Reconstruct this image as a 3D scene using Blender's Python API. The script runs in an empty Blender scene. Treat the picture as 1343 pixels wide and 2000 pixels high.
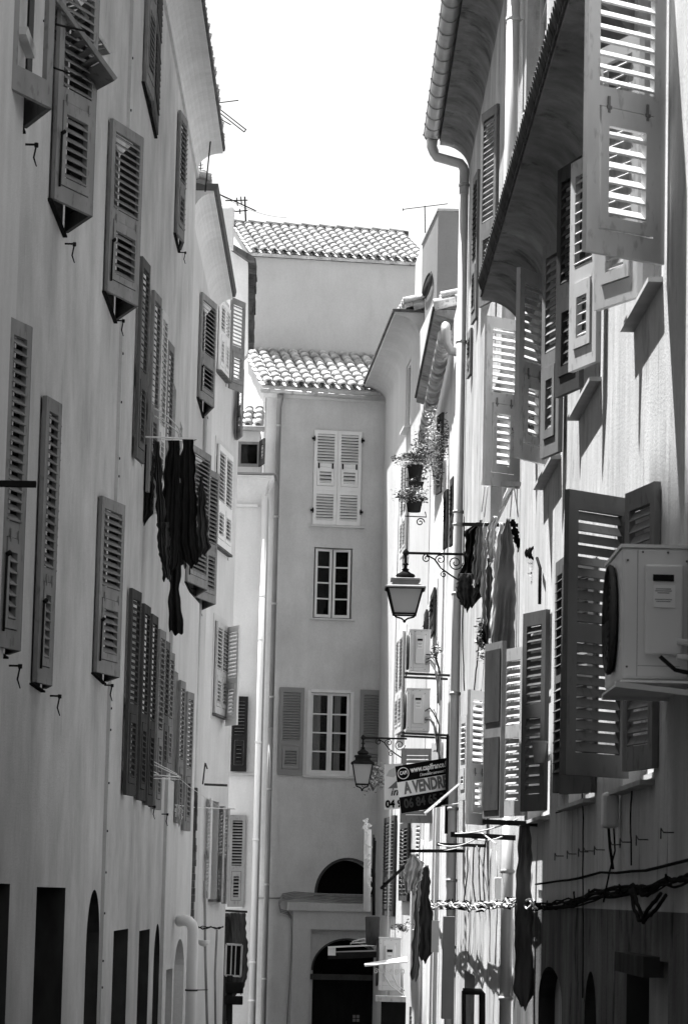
import bpy, math, random
from mathutils import Vector, Matrix
random.seed(7)
S = bpy.context.scene
COL = S.collection
# ---------------------------------------------------------------- camera
F = 5840.0; EYE = Vector((0, 0, 4.2)); PITCH = math.atan(750/F); ROLL = 0.023
cam_d = bpy.data.cameras.new("camera"); cam = bpy.data.objects.new("camera", cam_d); COL.objects.link(cam)
MR = Matrix.Rotation(math.radians(90)+PITCH, 3, 'X') @ Matrix.Rotation(ROLL, 3, 'Z')
cam.matrix_world = Matrix.Translation(EYE) @ MR.to_4x4()
cam_d.sensor_fit = 'VERTICAL'; cam_d.sensor_height = 36; cam_d.lens = 36*F/2000
cam_d.clip_start = 0.5; cam_d.clip_end = 3000
cam_d.dof.use_dof = True; cam_d.dof.focus_distance = 42; cam_d.dof.aperture_fstop = 16
S.camera = cam
# ---------------------------------------------------------------- sky and sun
SD = Vector((-0.25, 0.30, 0.92)).normalized()
W = bpy.data.worlds.new("World"); S.world = W; W.use_nodes = True
wn = W.node_tree.nodes; wl = W.node_tree.links
bg = wn['Background']; sky = wn.new('ShaderNodeTexSky'); sky.sky_type = 'NISHITA'; sky.sun_disc = False
sky.sun_elevation = math.asin(SD.z); sky.sun_rotation = math.atan2(SD.x, SD.y)
sky.air_density = 1.4; sky.dust_density = 3.0
bw = wn.new('ShaderNodeRGBToBW'); wl.new(sky.outputs[0], bw.inputs[0]); wl.new(bw.outputs[0], bg.inputs[0])
bg.inputs[1].default_value = 0.07
sl = bpy.data.lights.new("sun", 'SUN'); sl.energy = 5.0; sl.angle = math.radians(0.5); sl.color = (1, 1, 1)
so = bpy.data.objects.new("sun", sl); COL.objects.link(so); so.location = (-20, 20, 60)
so.rotation_euler = SD.to_track_quat('Z', 'Y').to_euler()
S.view_settings.view_transform = 'Standard'; S.view_settings.look = 'None'
S.view_settings.exposure = 1.85; S.view_settings.gamma = 1
S.render.engine = 'CYCLES'
S.cycles.max_bounces = 8; S.cycles.diffuse_bounces = 5
# ---------------------------------------------------------------- materials (black and white photograph: neutral greys)
def g(v): return (v, v, v, 1)
def newmat(name):
    m = bpy.data.materials.new(name); m.use_nodes = True
    return m, m.node_tree.nodes, m.node_tree.links, m.node_tree.nodes['Principled BSDF']
def plaster(name, v, var=.12, streak=.2, bump=.35, stain=.0, zs=.22, crack=0):
    m, n, l, b = newmat(name)
    tc = n.new('ShaderNodeTexCoord'); out = tc.outputs['Object']
    def noise(sc, det, stretch=None, rough=.6):
        t = n.new('ShaderNodeTexNoise'); t.inputs['Scale'].default_value = sc; t.inputs['Detail'].default_value = det
        t.inputs['Roughness'].default_value = rough
        if stretch:
            mp = n.new('ShaderNodeMapping'); mp.inputs['Scale'].default_value = stretch; l.new(out, mp.inputs[0]); l.new(mp.outputs[0], t.inputs[0])
        else: l.new(out, t.inputs[0])
        return t.outputs[0]
    def ramp(s, a, bb, lo, hi):
        r = n.new('ShaderNodeMapRange'); r.inputs[1].default_value = a; r.inputs[2].default_value = bb
        r.inputs[3].default_value = lo; r.inputs[4].default_value = hi; l.new(s, r.inputs[0]); return r.outputs[0]
    def mul(a, bb):
        k = n.new('ShaderNodeMath'); k.operation = 'MULTIPLY'; l.new(a, k.inputs[0]); l.new(bb, k.inputs[1]); return k.outputs[0]
    a = ramp(noise(.9, 6), .3, .7, 1-var, 1+var)
    s = ramp(noise(4.5, 5, (1, 1, zs)), .35, .75, 1+streak*.3, 1-streak)
    s2 = ramp(noise(1.6, 4, (1, 1, zs*.7)), .35, .7, 1+streak*.3, 1-streak*.7)
    f = ramp(noise(26, 5, None, .75), .3, .7, .93, 1.06)
    v0 = mul(mul(a, s), mul(s2, f))
    if stain:
        st = ramp(noise(3.2, 8, (1, 1, .45), .7), .56, .64, 1, 1-stain); v0 = mul(v0, st)
    if crack:
        ck = ramp(noise(11, 5, (1, 1, .07), .75), .62, .66, 1, 1-crack); v0 = mul(v0, ck)
        ck = ramp(noise(18, 6, (1, 1, .9), .8), .66, .69, 1, 1-crack*.8); v0 = mul(v0, ck)
    k = n.new('ShaderNodeMath'); k.operation = 'MULTIPLY'; k.use_clamp = True; l.new(v0, k.inputs[0]); k.inputs[1].default_value = v
    l.new(k.outputs[0], b.inputs['Base Color']); b.inputs['Roughness'].default_value = .9; b.inputs['Specular IOR Level'].default_value = 0
    bp = n.new('ShaderNodeBump'); bp.inputs['Strength'].default_value = bump; bp.inputs['Distance'].default_value = .02
    ad = n.new('ShaderNodeMath'); l.new(noise(7, 8, (1, 1, .5)), ad.inputs[0]); l.new(noise(60, 3), ad.inputs[1])
    l.new(ad.outputs[0], bp.inputs['Height']); l.new(bp.outputs[0], b.inputs['Normal'])
    return m
def paint(name, v, var=.10, rough=.55, metal=0, sc=6, spot=.0, stretch=(1, 1, .4)):
    m, n, l, b = newmat(name)
    tc = n.new('ShaderNodeTexCoord'); mp = n.new('ShaderNodeMapping'); mp.inputs['Scale'].default_value = stretch
    t = n.new('ShaderNodeTexNoise'); t.inputs['Scale'].default_value = sc; t.inputs['Detail'].default_value = 7
    l.new(tc.outputs['Object'], mp.inputs[0]); l.new(mp.outputs[0], t.inputs[0])
    r = n.new('ShaderNodeMapRange'); r.inputs[1].default_value = .3; r.inputs[2].default_value = .7
    r.inputs[3].default_value = v*(1-var); r.inputs[4].default_value = v*(1+var); l.new(t.outputs[0], r.inputs[0])
    last = r.outputs[0]
    if spot:
        t2 = n.new('ShaderNodeTexNoise'); t2.inputs['Scale'].default_value = 22; t2.inputs['Detail'].default_value = 6; l.new(mp.outputs[0], t2.inputs[0])
        r2 = n.new('ShaderNodeMapRange'); r2.inputs[1].default_value = .58; r2.inputs[2].default_value = .66; r2.inputs[3].default_value = 1; r2.inputs[4].default_value = 1-spot
        l.new(t2.outputs[0], r2.inputs[0]); k = n.new('ShaderNodeMath'); k.operation = 'MULTIPLY'; l.new(last, k.inputs[0]); l.new(r2.outputs[0], k.inputs[1]); last = k.outputs[0]
    b.inputs['Specular IOR Level'].default_value = .5 if metal else (.3 if v > .3 else .0)
    l.new(last, b.inputs['Base Color']); b.inputs['Roughness'].default_value = rough; b.inputs['Metallic'].default_value = metal
    bp = n.new('ShaderNodeBump'); bp.inputs['Strength'].default_value = .12; bp.inputs['Distance'].default_value = .01
    l.new(t.outputs[0], bp.inputs['Height']); l.new(bp.outputs[0], b.inputs['Normal'])
    return m
M = dict(
    left=plaster('smooth grey plaster', .48, .20, .03, .35, .10, crack=.10), left2=plaster('pale plaster of second house', .56, .07, .10, .25),
    left3=plaster('light plaster', .66, .06, .08, .2), face=plaster('facade plaster', .62, .12, .07, .3, .05), top=plaster('upper plaster', .53, .07, .05, .3, .05),
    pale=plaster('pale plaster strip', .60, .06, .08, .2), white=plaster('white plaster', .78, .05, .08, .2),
    right1=plaster('old lime plaster', .52, .13, .20, .22, .3, crack=.55), right2=plaster('weathered lime plaster', .50, .14, .30, .3, .35, crack=.45),
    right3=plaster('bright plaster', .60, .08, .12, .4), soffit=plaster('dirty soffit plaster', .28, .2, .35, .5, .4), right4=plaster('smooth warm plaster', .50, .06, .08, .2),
    grime_shade=plaster('grimy plaster with painted shade', .17, .3, .4, .4, .6, crack=.6),  # real grime, darkened further to deepen the shade low on the wall
    rubble=plaster('rubble masonry', .14, .5, .5, 2.0, .6, 1), trim=plaster('plaster trim', .62, .06, .06, .15),
    block=plaster('penthouse plaster', .22, .05, .05, .2),
    sh_grey=paint('grey shutter paint', .25, .14, spot=.25), sh_mid=paint('mid grey shutter paint', .22, .14, spot=.25), sh_dark=paint('dark shutter paint', .07, .2, spot=.2),
    sh_light=paint('light shutter paint', .52, .1, spot=.3), sh_white=paint('white shutter paint', .78, .05), sh_black=paint('black shutter paint', .02, .2),
    sh_face=paint('facade shutter paint', .27, .06), stone=paint('sill stone', .42, .15, .9), slate=paint('dark sill slate', .13, .3, .8),
    zinc=paint('weathered zinc', .40, .12, .45, .3), pipe=paint('painted pipe', .55, .08, .4), pipe_w=paint('white pipe', .75, .04, .3), pipe_d=paint('dark pipe', .24, .1, .4),
    iron=paint('black iron', .018, .3, .5), rust=paint('rusty iron', .06, .3, .7), wire=paint('wire plastic', .6, .05, .4), cable=paint('black cable', .02, .3, .5),
    cable2=paint('grey cable', .25, .2, .5), tile=paint('clay tile', .46, .45, .85, sc=3.5, spot=.5, stretch=(1, 1, 1)), tile_d=paint('dark clay tile', .10, .35, .85, spot=.4),
    wood=paint('white window frame', .72, .06), wood_g=paint('weathered window frame', .45, .1), sh_r=paint('sun bleached shutter paint', .62, .12, spot=.25), sh_rd=paint('deep grey shutter paint', .12, .12, spot=.15), acbox=paint('air conditioner casing', .74, .03, .35), acdark=paint('grille black', .02, .1, .5),
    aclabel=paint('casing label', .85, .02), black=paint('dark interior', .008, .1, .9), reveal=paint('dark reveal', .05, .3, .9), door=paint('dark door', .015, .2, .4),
    cl_black=paint('black cloth', .018, .3, .95), cl_dark=paint('dark cloth', .05, .3, .95), cl_grey=paint('grey cloth', .22, .15, .95), cl_mid=paint('mid grey cloth', .12, .2, .95), cl_light=paint('pale cloth', .6, .06, .95),
    pot=paint('pot plastic', .03, .2, .5), soil=paint('soil', .02, .3, 1), leaf=paint('foliage', .10, .4, .6, sc=20), flower=paint('petals', .75, .1, .7),
    sign_b=paint('sign black', .008, .1, .4), sign_w=paint('sign white', .80, .03, .4), sign_g=paint('sign grey', .16, .05, .4), sign_d=paint('sign dark grey', .055, .05, .4), ground=plaster('street paving', .06, .15, .1, .3),
)
def glass(name, v, rough=.08):
    m, n, l, b = newmat(name); b.inputs['Base Color'].default_value = g(v); b.inputs['Roughness'].default_value = rough
    b.inputs['Specular IOR Level'].default_value = .2; b.inputs['Transmission Weight'].default_value = 1; b.inputs['IOR'].default_value = 1.15
    return m
M['pane'] = glass('dark window pane', .6, .0)
m, n, l, b = newmat('frosted lantern glass'); b.inputs['Base Color'].default_value = g(.45); b.inputs['Roughness'].default_value = .35; b.inputs['Transmission Weight'].default_value = .35
M['lglass'] = m
# ---------------------------------------------------------------- geometry helpers
def ray(px, py):
    d = MR @ Vector(((px-671.5)/F, -(py-1000)/F, -1)); return d/d.y
def at(px, py, D): return EYE + ray(px, py)*D
class MB:
    def __init__(s): s.v = []; s.f = []; s.mi = []; s.cur = 0; s.smooth = False; s.sm = []
    def add(s, vs, fs):
        o = len(s.v); s.v += [Vector(v) for v in vs]
        for f in fs: s.f.append([o+i for i in f]); s.mi.append(s.cur); s.sm.append(s.smooth)
        return s
    def box(s, c, h, mat=None):
        c = Vector(c); vs = []
        for i in range(8):
            p = Vector(((1 if i & 1 else -1)*h[0], (1 if i & 2 else -1)*h[1], (1 if i & 4 else -1)*h[2]))
            p = (mat @ (c+p)) if mat else c+p
            vs.append(p)
        return s.add(vs, [(0, 2, 3, 1), (4, 5, 7, 6), (0, 1, 5, 4), (2, 6, 7, 3), (0, 4, 6, 2), (1, 3, 7, 5)])
    def bar(s, a, b, w, h=None):
        a, b = Vector(a), Vector(b); h = h or w; d = (b-a); L = d.length; d.normalize()
        up = Vector((0, 0, 1)) if abs(d.z) < .95 else Vector((0, 1, 0))
        x = d.cross(up).normalized(); y = x.cross(d)
        m = Matrix((x, d, y)).transposed().to_4x4(); m.translation = (a+b)/2
        return s.box((0, 0, 0), (w/2, L/2, h/2), m)
    def tube(s, pts, r, n=8, cap=True):
        pts = [Vector(p) for p in pts]; rs = r if isinstance(r, (list, tuple)) else [r]*len(pts)
        o = len(s.v); px = None; sm = s.smooth; s.smooth = True
        vs = []
        for i, p in enumerate(pts):
            d = (pts[min(i+1, len(pts)-1)]-pts[max(i-1, 0)]).normalized()
            if px is None:
                up = Vector((0, 0, 1)) if abs(d.z) < .9 else Vector((0, 1, 0)); px = d.cross(up).normalized()
            px = (px - d*px.dot(d)).normalized(); py = d.cross(px)
            for k in range(n):
                a = 2*math.pi*k/n; vs.append(p + (px*math.cos(a)+py*math.sin(a))*rs[i])
        fs = []
        for i in range(len(pts)-1):
            for k in range(n): fs.append((i*n+k, i*n+(k+1) % n, (i+1)*n+(k+1) % n, (i+1)*n+k))
        s.add(vs, fs); s.smooth = False
        if cap and len(pts) > 1:
            s.f.append([o+k for k in range(n)][::-1]); s.mi.append(s.cur); s.sm.append(False)
            s.f.append([o+(len(pts)-1)*n+k for k in range(n)]); s.mi.append(s.cur); s.sm.append(False)
        s.smooth = sm; return s
    def lathe(s, c, prof, n=12, rot=0):
        c = Vector(c); vs = []
        for (r, z) in prof:
            for k in range(n):
                a = 2*math.pi*k/n+rot; vs.append(c+Vector((r*math.cos(a), r*math.sin(a), z)))
        fs = [(i*n+k, i*n+(k+1) % n, (i+1)*n+(k+1) % n, (i+1)*n+k) for i in range(len(prof)-1) for k in range(n)]
        fs.append(tuple(range(n))[::-1]); fs.append(tuple((len(prof)-1)*n+k for k in range(n)))
        return s.add(vs, fs)
    def prism(s, poly, off):   # poly list of 3D points, extruded by vector off
        n = len(poly); off = Vector(off); poly = [Vector(p) for p in poly]
        s.add(poly+[p+off for p in poly], [tuple(range(n)), tuple(range(n, 2*n))[::-1]]+[(i, (i+1) % n, n+(i+1) % n, n+i) for i in range(n)])
        return s
    def build(s, name, mat, parent=None, bevel=0):
        me = bpy.data.meshes.new(name); base = wloc(parent) if parent else Vector((0, 0, 0))
        me.from_pydata([tuple(v-base) for v in s.v], [], s.f)
        mats = mat if isinstance(mat, (list, tuple)) else [mat]
        for mm in mats: me.materials.append(M[mm])
        for i, p in enumerate(me.polygons): p.material_index = s.mi[i]; p.use_smooth = s.sm[i]
        me.update()
        o = bpy.data.objects.new(name, me); COL.objects.link(o)
        if parent: o.parent = parent
        if bevel:
            bm = o.modifiers.new('bevel', 'BEVEL'); bm.width = bevel; bm.segments = 2; bm.limit_method = 'ANGLE'
        return o
def wloc(o):
    p = Vector((0, 0, 0))
    while o: p += o.location; o = o.parent
    return p
def thing(name, label, cat, loc, group=None):
    o = bpy.data.objects.new(name, None); COL.objects.link(o); o.location = loc; o.empty_display_size = .2
    o['label'] = label; o['category'] = cat
    if group: o['group'] = group
    return o
def tag(o, label, cat, group=None):
    o['label'] = label; o['category'] = cat
    if group: o['group'] = group
    return o
V = Vector
class Wall:
    def __init__(s, p0, p1, z0, z1, side=1, back=6.0):
        s.p0 = V(p0).to_3d(); s.p1 = V(p1).to_3d(); s.u = (s.p1-s.p0); s.L = s.u.length; s.u.normalize()
        s.n = V((s.u.y, -s.u.x, 0))*side; s.side = side; s.z0 = z0; s.z1 = z1; s.ops = []; s.back = back; s.split = None
    def hit(s, px, py, off=0):
        d = ray(px, py); o = s.p0+s.n*off
        t = (o-EYE).to_2d().dot(s.n.to_2d())/d.to_2d().dot(s.n.to_2d())
        p = EYE+d*t; return (p-s.p0).to_2d().dot(s.u.to_2d()), p.z, p
    def pt(s, a, z, off=0): p = s.p0+s.u*a+s.n*off; p.z = z; return p
    def open(s, a0, a1, z0, z1, depth=.28, arch=False, dark=False):
        s.ops.append((min(a0, a1), max(a0, a1), min(z0, z1), max(z0, z1), depth, arch, dark))
    def mesh(s, mb):
        A = sorted({0, s.L} | {round(min(max(v, 0), s.L), 4) for o in s.ops for v in o[:2]})
        Z = sorted({s.z0, s.z1} | {round(min(max(v, s.z0), s.z1), 4) for o in s.ops for v in o[2:4]})
        if s.split: Z = sorted(set(Z) | {s.split})
        def q(a0, z0, a1, z1):
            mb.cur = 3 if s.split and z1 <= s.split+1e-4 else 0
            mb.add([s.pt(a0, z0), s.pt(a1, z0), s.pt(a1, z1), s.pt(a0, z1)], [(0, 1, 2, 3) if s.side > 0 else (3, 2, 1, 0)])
        for i in range(len(A)-1):
            for j in range(len(Z)-1):
                ca, cz = (A[i]+A[i+1])/2, (Z[j]+Z[j+1])/2
                if any(o[0] < ca < o[1] and o[2] < cz < o[3] for o in s.ops): continue
                q(A[i], Z[j], A[i+1], Z[j+1])
        mb.cur = 0
        for (a0, a1, z0, z1, d, arch, dk) in s.ops:
            ps = [(a0, z0), (a1, z0), (a1, z1), (a0, z1)]
            if arch:
                mb.cur = 3 if s.split and z1 <= s.split+1e-4 else 0
                r = (a1-a0)/2; h = min(arch, z1-z0-.01) if arch is not True else min(r, z1-z0-.01); c = (a0+a1)/2; zc = z1-h
                ar = [(c+r*math.cos(t), zc+h*math.sin(t)) for t in [math.pi*k/16 for k in range(17)]]
                ps = [(a0, z0), (a1, z0)]+ar
                for k in range(16):
                    x0, y0 = ar[k]; x1, y1 = ar[k+1]
                    mb.add([s.pt(x0, y0), s.pt(x1, y1), s.pt(x1, z1), s.pt(x0, z1)], [(0, 1, 2, 3) if s.side > 0 else (3, 2, 1, 0)])
            n = len(ps); mb.cur = 2 if dk else 0
            for k in range(n):
                (x0, y0), (x1, y1) = ps[k], ps[(k+1) % n]
                mb.add([s.pt(x0, y0), s.pt(x1, y1), s.pt(x1, y1, -d), s.pt(x0, y0, -d)], [(0, 1, 2, 3)])
            mb.cur = 1; mb.add([s.pt(x, y, -d) for x, y in ps], [tuple(range(n))]); mb.cur = 0
        b = s.back
        # side, back and top of the house body
        for (a, c) in ((0, 0), (s.L, 0)): mb.add([s.pt(a, s.z0), s.pt(a, s.z1), s.pt(a, s.z1, -b), s.pt(a, s.z0, -b)], [(0, 1, 2, 3)])
        mb.add([s.pt(0, s.z0, -b), s.pt(s.L, s.z0, -b), s.pt(s.L, s.z1, -b), s.pt(0, s.z1, -b)], [(0, 1, 2, 3)])
        mb.add([s.pt(0, s.z1), s.pt(s.L, s.z1), s.pt(s.L, s.z1, -b), s.pt(0, s.z1, -b)], [(0, 1, 2, 3)])
        return mb
def zat(px, py, D): return at(px, py, D).z
def frame_of(P, Q):
    u = (Q-P); u.z = 0; L = u.length; u.normalize(); n = V((u.y, -u.x, 0))
    if n.y > 0: n = -n          # n looks back along the street, towards the camera
    m = Matrix((u, n, V((0, 0, 1)))).transposed().to_4x4(); m.translation = V((P.x, P.y, 0)); return m, L
def leaf_mesh(P, Q, zb, zt, bld, mat, flap=True, mid=.42, pitch=.062, tilt=42, rail=.10, stile=.075, metal='rust', hw=True, panels=2, th=.034, flip=False, wr=.60):
    """one louvred shutter leaf standing between plan points P and Q"""
    m, L = frame_of(P, Q); H = zt-zb; mb = MB(); t = th; tilt = -tilt if flip else tilt
    def bx(x0, x1, z0, z1, y0=-t/2, y1=t/2, b=mb): b.box(((x0+x1)/2, (y0+y1)/2, (z0+z1)/2), (abs(x1-x0)/2, abs(y1-y0)/2, abs(z1-z0)/2), m)
    st = min(stile, L*.2)
    bx(0, st, zb, zt); bx(L-st, L, zb, zt); bx(st, L-st, zb, zb+rail*1.2); bx(st, L-st, zt-rail, zt)
    zm = zb+H*mid; zones = []
    def slats(b, x0, x1, z0, z1):
        n = max(2, int((z1-z0)/pitch)) if pitch < 1 else 0; p = (z1-z0)/max(n, 1)
        for i in range(n):
            z = z0+(i+.5)*p; a = math.radians(tilt+random.uniform(-3, 3)); w = p*wr; e = .004
            # plate: camera side lower
            cy, cz = math.cos(a), math.sin(a)
            vs = []
            for sx in (x0, x1):
                for (k, q) in ((-w, -e), (w, -e), (w, e), (-w, e)):
                    vs.append(m @ V((sx, k*cy+q*cz, z-k*cz+q*cy)))
            b.add(vs, [(0, 1, 2, 3), (7, 6, 5, 4), (0, 4, 5, 1), (1, 5, 6, 2), (2, 6, 7, 3), (3, 7, 4, 0)])
    if panels == 1: slats(mb, st, L-st, zb+rail*1.2, zt-rail)
    else:
        bx(st, L-st, zm-rail*.5, zm+rail*.5)
        slats(mb, st, L-st, zm+rail*.5, zt-rail)
        if not flap: slats(mb, st, L-st, zb+rail*1.2, zm-rail*.5)
    o = mb.build('shutter', mat, bld)
    if panels != 1 and flap:
        fb = MB(); x0, x1, z0, z1 = st+.006, L-st-.006, zb+rail*1.2+.006, zm-rail*.5-.006; s2 = min(.05, L*.12)
        def fx(a, b_, c, d): bx(a, b_, c, d, -t/2+.004, t/2+.009, fb)
        fx(x0, x0+s2, z0, z1); fx(x1-s2, x1, z0, z1); fx(x0+s2, x1-s2, z0, z0+.06); fx(x0+s2, x1-s2, z1-.09, z1)
        slats(fb, x0+s2, x1-s2, z0+.06, z1-.09)
        fb.build('flap', mat, o)
        if hw:
            for xx in (x0+s2*.9, x1-s2*.9):
                hb = MB(); hb.box((xx, t/2+.010, z1+.015), (.007, .003, .042), m); hb.box((xx, t/2+.012, z1), (.014, .004, .008), m)
                hb.build('hinge', 'sh_mid', o)
    return o
def solveQ(P, px, py, w, far):
    d = ray(px, py); a = 1+d.x*d.x; b = -2*(d.x*P.x+P.y); c = P.x**2+P.y**2-w*w; D = b*b-4*a*c
    t = -b/(2*a) if D < 0 else (-b+(math.sqrt(D) if far else -math.sqrt(D)))/(2*a)
    return V((d.x*t, t, 0))
def leaf(bld, wall, xh, yb, yt, xf, w=.5, far=True, mat='sh_grey', off=.03, **k):
    s, zb, p = wall.hit(xh, yb, off); P = V((p.x, p.y, 0)); zt = zat(xh, yt, p.y); Q = solveQ(P, xf, yb, w, far)
    return leaf_mesh(P, Q, zb, zt, bld, mat, **k)
def sill(bld, wall, a0, a1, z, out=.09, th=.045, mat='slate'):
    mb = MB(); lo, hi = min(a0, a1)-.06, max(a0, a1)+.06
    mb.prism([wall.pt(lo, z-th, -.05), wall.pt(lo, z-th, out), wall.pt(lo, z-.006, out), wall.pt(lo, z, -.05)], wall.u*(hi-lo)); return mb.build('sill', mat, bld)
def window(bld, wall, a0, a1, z0, z1, depth=.26, cols=2, rows=4, frame='wood', pane='pane', inset=.14, open_hole=True, casing=.05):
    if a0 > a1: a0, a1 = a1, a0
    if open_hole: wall.open(a0, a1, z0, z1, depth)
    mb = MB(); mx = Matrix((wall.u, wall.n, V((0, 0, 1)))).transposed().to_4x4(); mx.translation = V((wall.p0.x, wall.p0.y, 0))
    def bx(x0, x1, q0, q1, y0, y1): mb.box(((x0+x1)/2, (y0+y1)/2, (q0+q1)/2), ((x1-x0)/2, (y1-y0)/2, (q1-q0)/2), mx)
    c = casing; y = -inset
    bx(a0, a0+c, z0, z1, y-.04, y+.02); bx(a1-c, a1, z0, z1, y-.04, y+.02); bx(a0+c, a1-c, z1-c, z1, y-.04, y+.02); bx(a0+c, a1-c, z0, z0+c*1.3, y-.04, y+.02)
    W_ = (a1-a0-2*c)
    for i in range(1, cols):
        x = a0+c+W_*i/cols; bx(x-.035, x+.035, z0+c*1.3, z1-c, y-.035, y+.03)
    for j in range(1, rows):
        z = z0+c*1.3+(z1-z0-2.3*c)*j/rows; bx(a0+c, a1-c, z-.012, z+.012, y-.02, y+.012)
    o = mb.build('window', frame, bld)
    pb = MB(); pb.box(((a0+a1)/2, y-.018, (z0+z1)/2), ((a1-a0)/2-c*.8, .004, (z1-z0)/2-c*.8), mx); pb.build('pane', pane, o)
    return o
def ajar(bld, wall, xn, xfar, xa, yb, yt, mat='sh_grey', w=None, stay=True, mid=.42, far_leaf=True, **k):
    """pair of leaves pushed out over a window: hinges at xn and xfar on the wall, meeting edge at xa"""
    s0, zb, p = wall.hit(xn, yb, .03); s1, _, p1 = wall.hit(xfar, yb, .03)
    # far hinge is on the same level: solve its place from x only
    P = V((p.x, p.y, 0)); zt = zat(xn, yt, p.y)
    s1 = wall.hit(xfar, yb+30, .03)[0]; P1 = wall.pt(s1, 0, .03)
    W_ = (P1-P).length; w = w or W_*.52
    Q = solveQ(P, xa, yb, w, True)
    leaf1 = leaf_mesh(P, Q, zb, zt, bld, mat, mid=mid, **k)
    if far_leaf: leaf_mesh(P1, Q+(P1-P).normalized()*.012, zb, zt, bld, 'sh_rd', mid=mid, hw=False, flip=True, **k)  # far leaf painted darker to stand in for the shade behind the pair
    wall.open(s0, s1, zb, zt, .3)
    window(bld, wall, s0, s1, zb, zt, open_hole=False, frame='wood_g')
    sill(bld, wall, s0, s1, zb-.005, .035, .018, 'iron')
    if stay:
        mb = MB(); m, L = frame_of(P, Q); x = .045; h = zt-zb
        mb.tube([m @ V((x, .03, zb+.10)), m @ V((x, .035, zb+.10+h*.23))], .009, 6)
        mb.tube([m @ V((x, .035, zb+.10+h*.23)), m @ V((x+.02, .05, zb+.12+h*.23))], .016, 6); mb.build('bolt_rod', 'iron', leaf1)
    return leaf1, (s0, s1, zb, zt, P, P1, Q)
def stop_hook(bld, wall, px, py, L=.075):
    s, z, p = wall.hit(px, py); mb = MB()
    mb.tube([wall.pt(s, z, -.02), wall.pt(s, z, L)], .008, 6); mb.lathe(wall.pt(s, z-.01, L), [(.014, -.008), (.014, .022)], 6)
    mb.tube([wall.pt(s, z, L), wall.pt(s, z-.09, L-.015), wall.pt(s, z-.15, L+.005)], [.006, .006, .004], 6)
    return mb.build('holdback', 'iron', bld)
def cove(bld, wall, a0, a1, z, out, h, mat, lip=.07, name='cornice', k=8):
    prof = [(0, z)]+[(out*(1-math.cos(math.pi/2*i/k)), z+h*math.sin(math.pi/2*i/k)) for i in range(1, k+1)]
    prof += [(out+.015, z+h), (out+.015, z+h+lip), (-.1, z+h+lip), (-.1, z)]
    mb = MB(); mb.smooth = False
    mb.prism([wall.pt(a0, zz, oo) for oo, zz in prof], wall.u*(a1-a0)); return mb.build(name, mat, bld)
def tiles(mb, E0, E1, up, L, pitch=.215, expo=.40, r=.088, skew=0, curve=0):
    """canal tiles: rows of tapered half barrels laid up the slope from eave line E0-E1"""
    E0, E1 = V(E0), V(E1); u = (E1-E0); W_ = u.length; u.normalize(); up = V(up).normalized(); nn = u.cross(up).normalized()
    if nn.z < 0: nn = -nn
    n = max(1, round(W_/pitch)); p = W_/n; rows = max(1, math.ceil(L/expo))
    mb.add([E0-nn*.03, E1-nn*.03, E1+up*L-nn*.03, E0+up*L-nn*.03, E0-nn*.10, E1-nn*.10, E1+up*L-nn*.10, E0+up*L-nn*.10], [(0, 1, 2, 3), (7, 6, 5, 4), (0, 4, 5, 1), (1, 5, 6, 2), (2, 6, 7, 3), (3, 7, 4, 0)])
    mb.smooth = True
    for i in range(n):
        for j in range(rows):
            for kind in (0, 1):
                c = E0+u*(i+(.5 if kind == 0 else 0)+random.uniform(-.03, .03))*p+up*(j*expo+random.uniform(-.02, .02)-(.03 if kind else 0))
                l = min(expo+.07, L-j*expo+.05)
                vs = []; q = 7
                ro, ri = (r*1.04, r*.86) if kind == 0 else (r*.95, r*.8)
                for (d, rr, lift) in ((0, ro, .035), (l, ri, .008)):
                    for k_ in range(q+1):
                        a = math.pi*k_/q
                        hgt = math.sin(a)*rr*.85 if kind == 0 else -math.sin(a)*rr*.5
                        vs.append(c+up*d+u*math.cos(a)*rr+nn*(hgt+(lift if kind == 0 else lift-.01)))
                # thickness: front rim ring
                o = len(vs)
                for k_ in range(q+1):
                    a = math.pi*k_/q; rr = ro-.016
                    hgt = math.sin(a)*rr*.85-.014 if kind == 0 else -math.sin(a)*rr*.5-.014
                    vs.append(c+u*math.cos(a)*rr+nn*(hgt+.035))
                fs = [(k_, k_+1, q+2+k_, q+1+k_) for k_ in range(q)]+[(k_, o+k_, o+k_+1, k_+1) for k_ in range(q)]
                mb.add(vs, fs)
    mb.smooth = False
    return mb
def pipe(bld, wall, x, y0, y1, r=.055, off=.09, mat='pipe', rings=1.9, name='downpipe', D=None):
    """vertical downpipe fixed to a wall; x,y0 is its top in view, y1 its bottom"""
    s, z0, p = wall.hit(x, y0, off); z1 = zat(x, y1, p.y); mb = MB()
    q = wall.pt(s, z0, off); mb.tube([q, V((q.x, q.y, z1))], r, 14)
    z = z0-.5
    o = mb.build(name, mat, bld)
    while z > z1:
        rb = MB(); rb.tube([V((q.x, q.y, z-.018)), V((q.x, q.y, z+.018))], r+.009, 14); rb.bar(V((q.x, q.y, z)), wall.pt(s, z, -.02), .014); rb.build('pipe_clip', mat, o); z -= rings
    return o, q
def sagging(a, b, sag, n=12, j=0):
    a, b = V(a), V(b); return [a.lerp(b, i/n)+V((random.uniform(-j, j), random.uniform(-j, j), random.uniform(-j, j)-sag*4*(i/n)*(1-i/n))) for i in range(n+1)]
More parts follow.
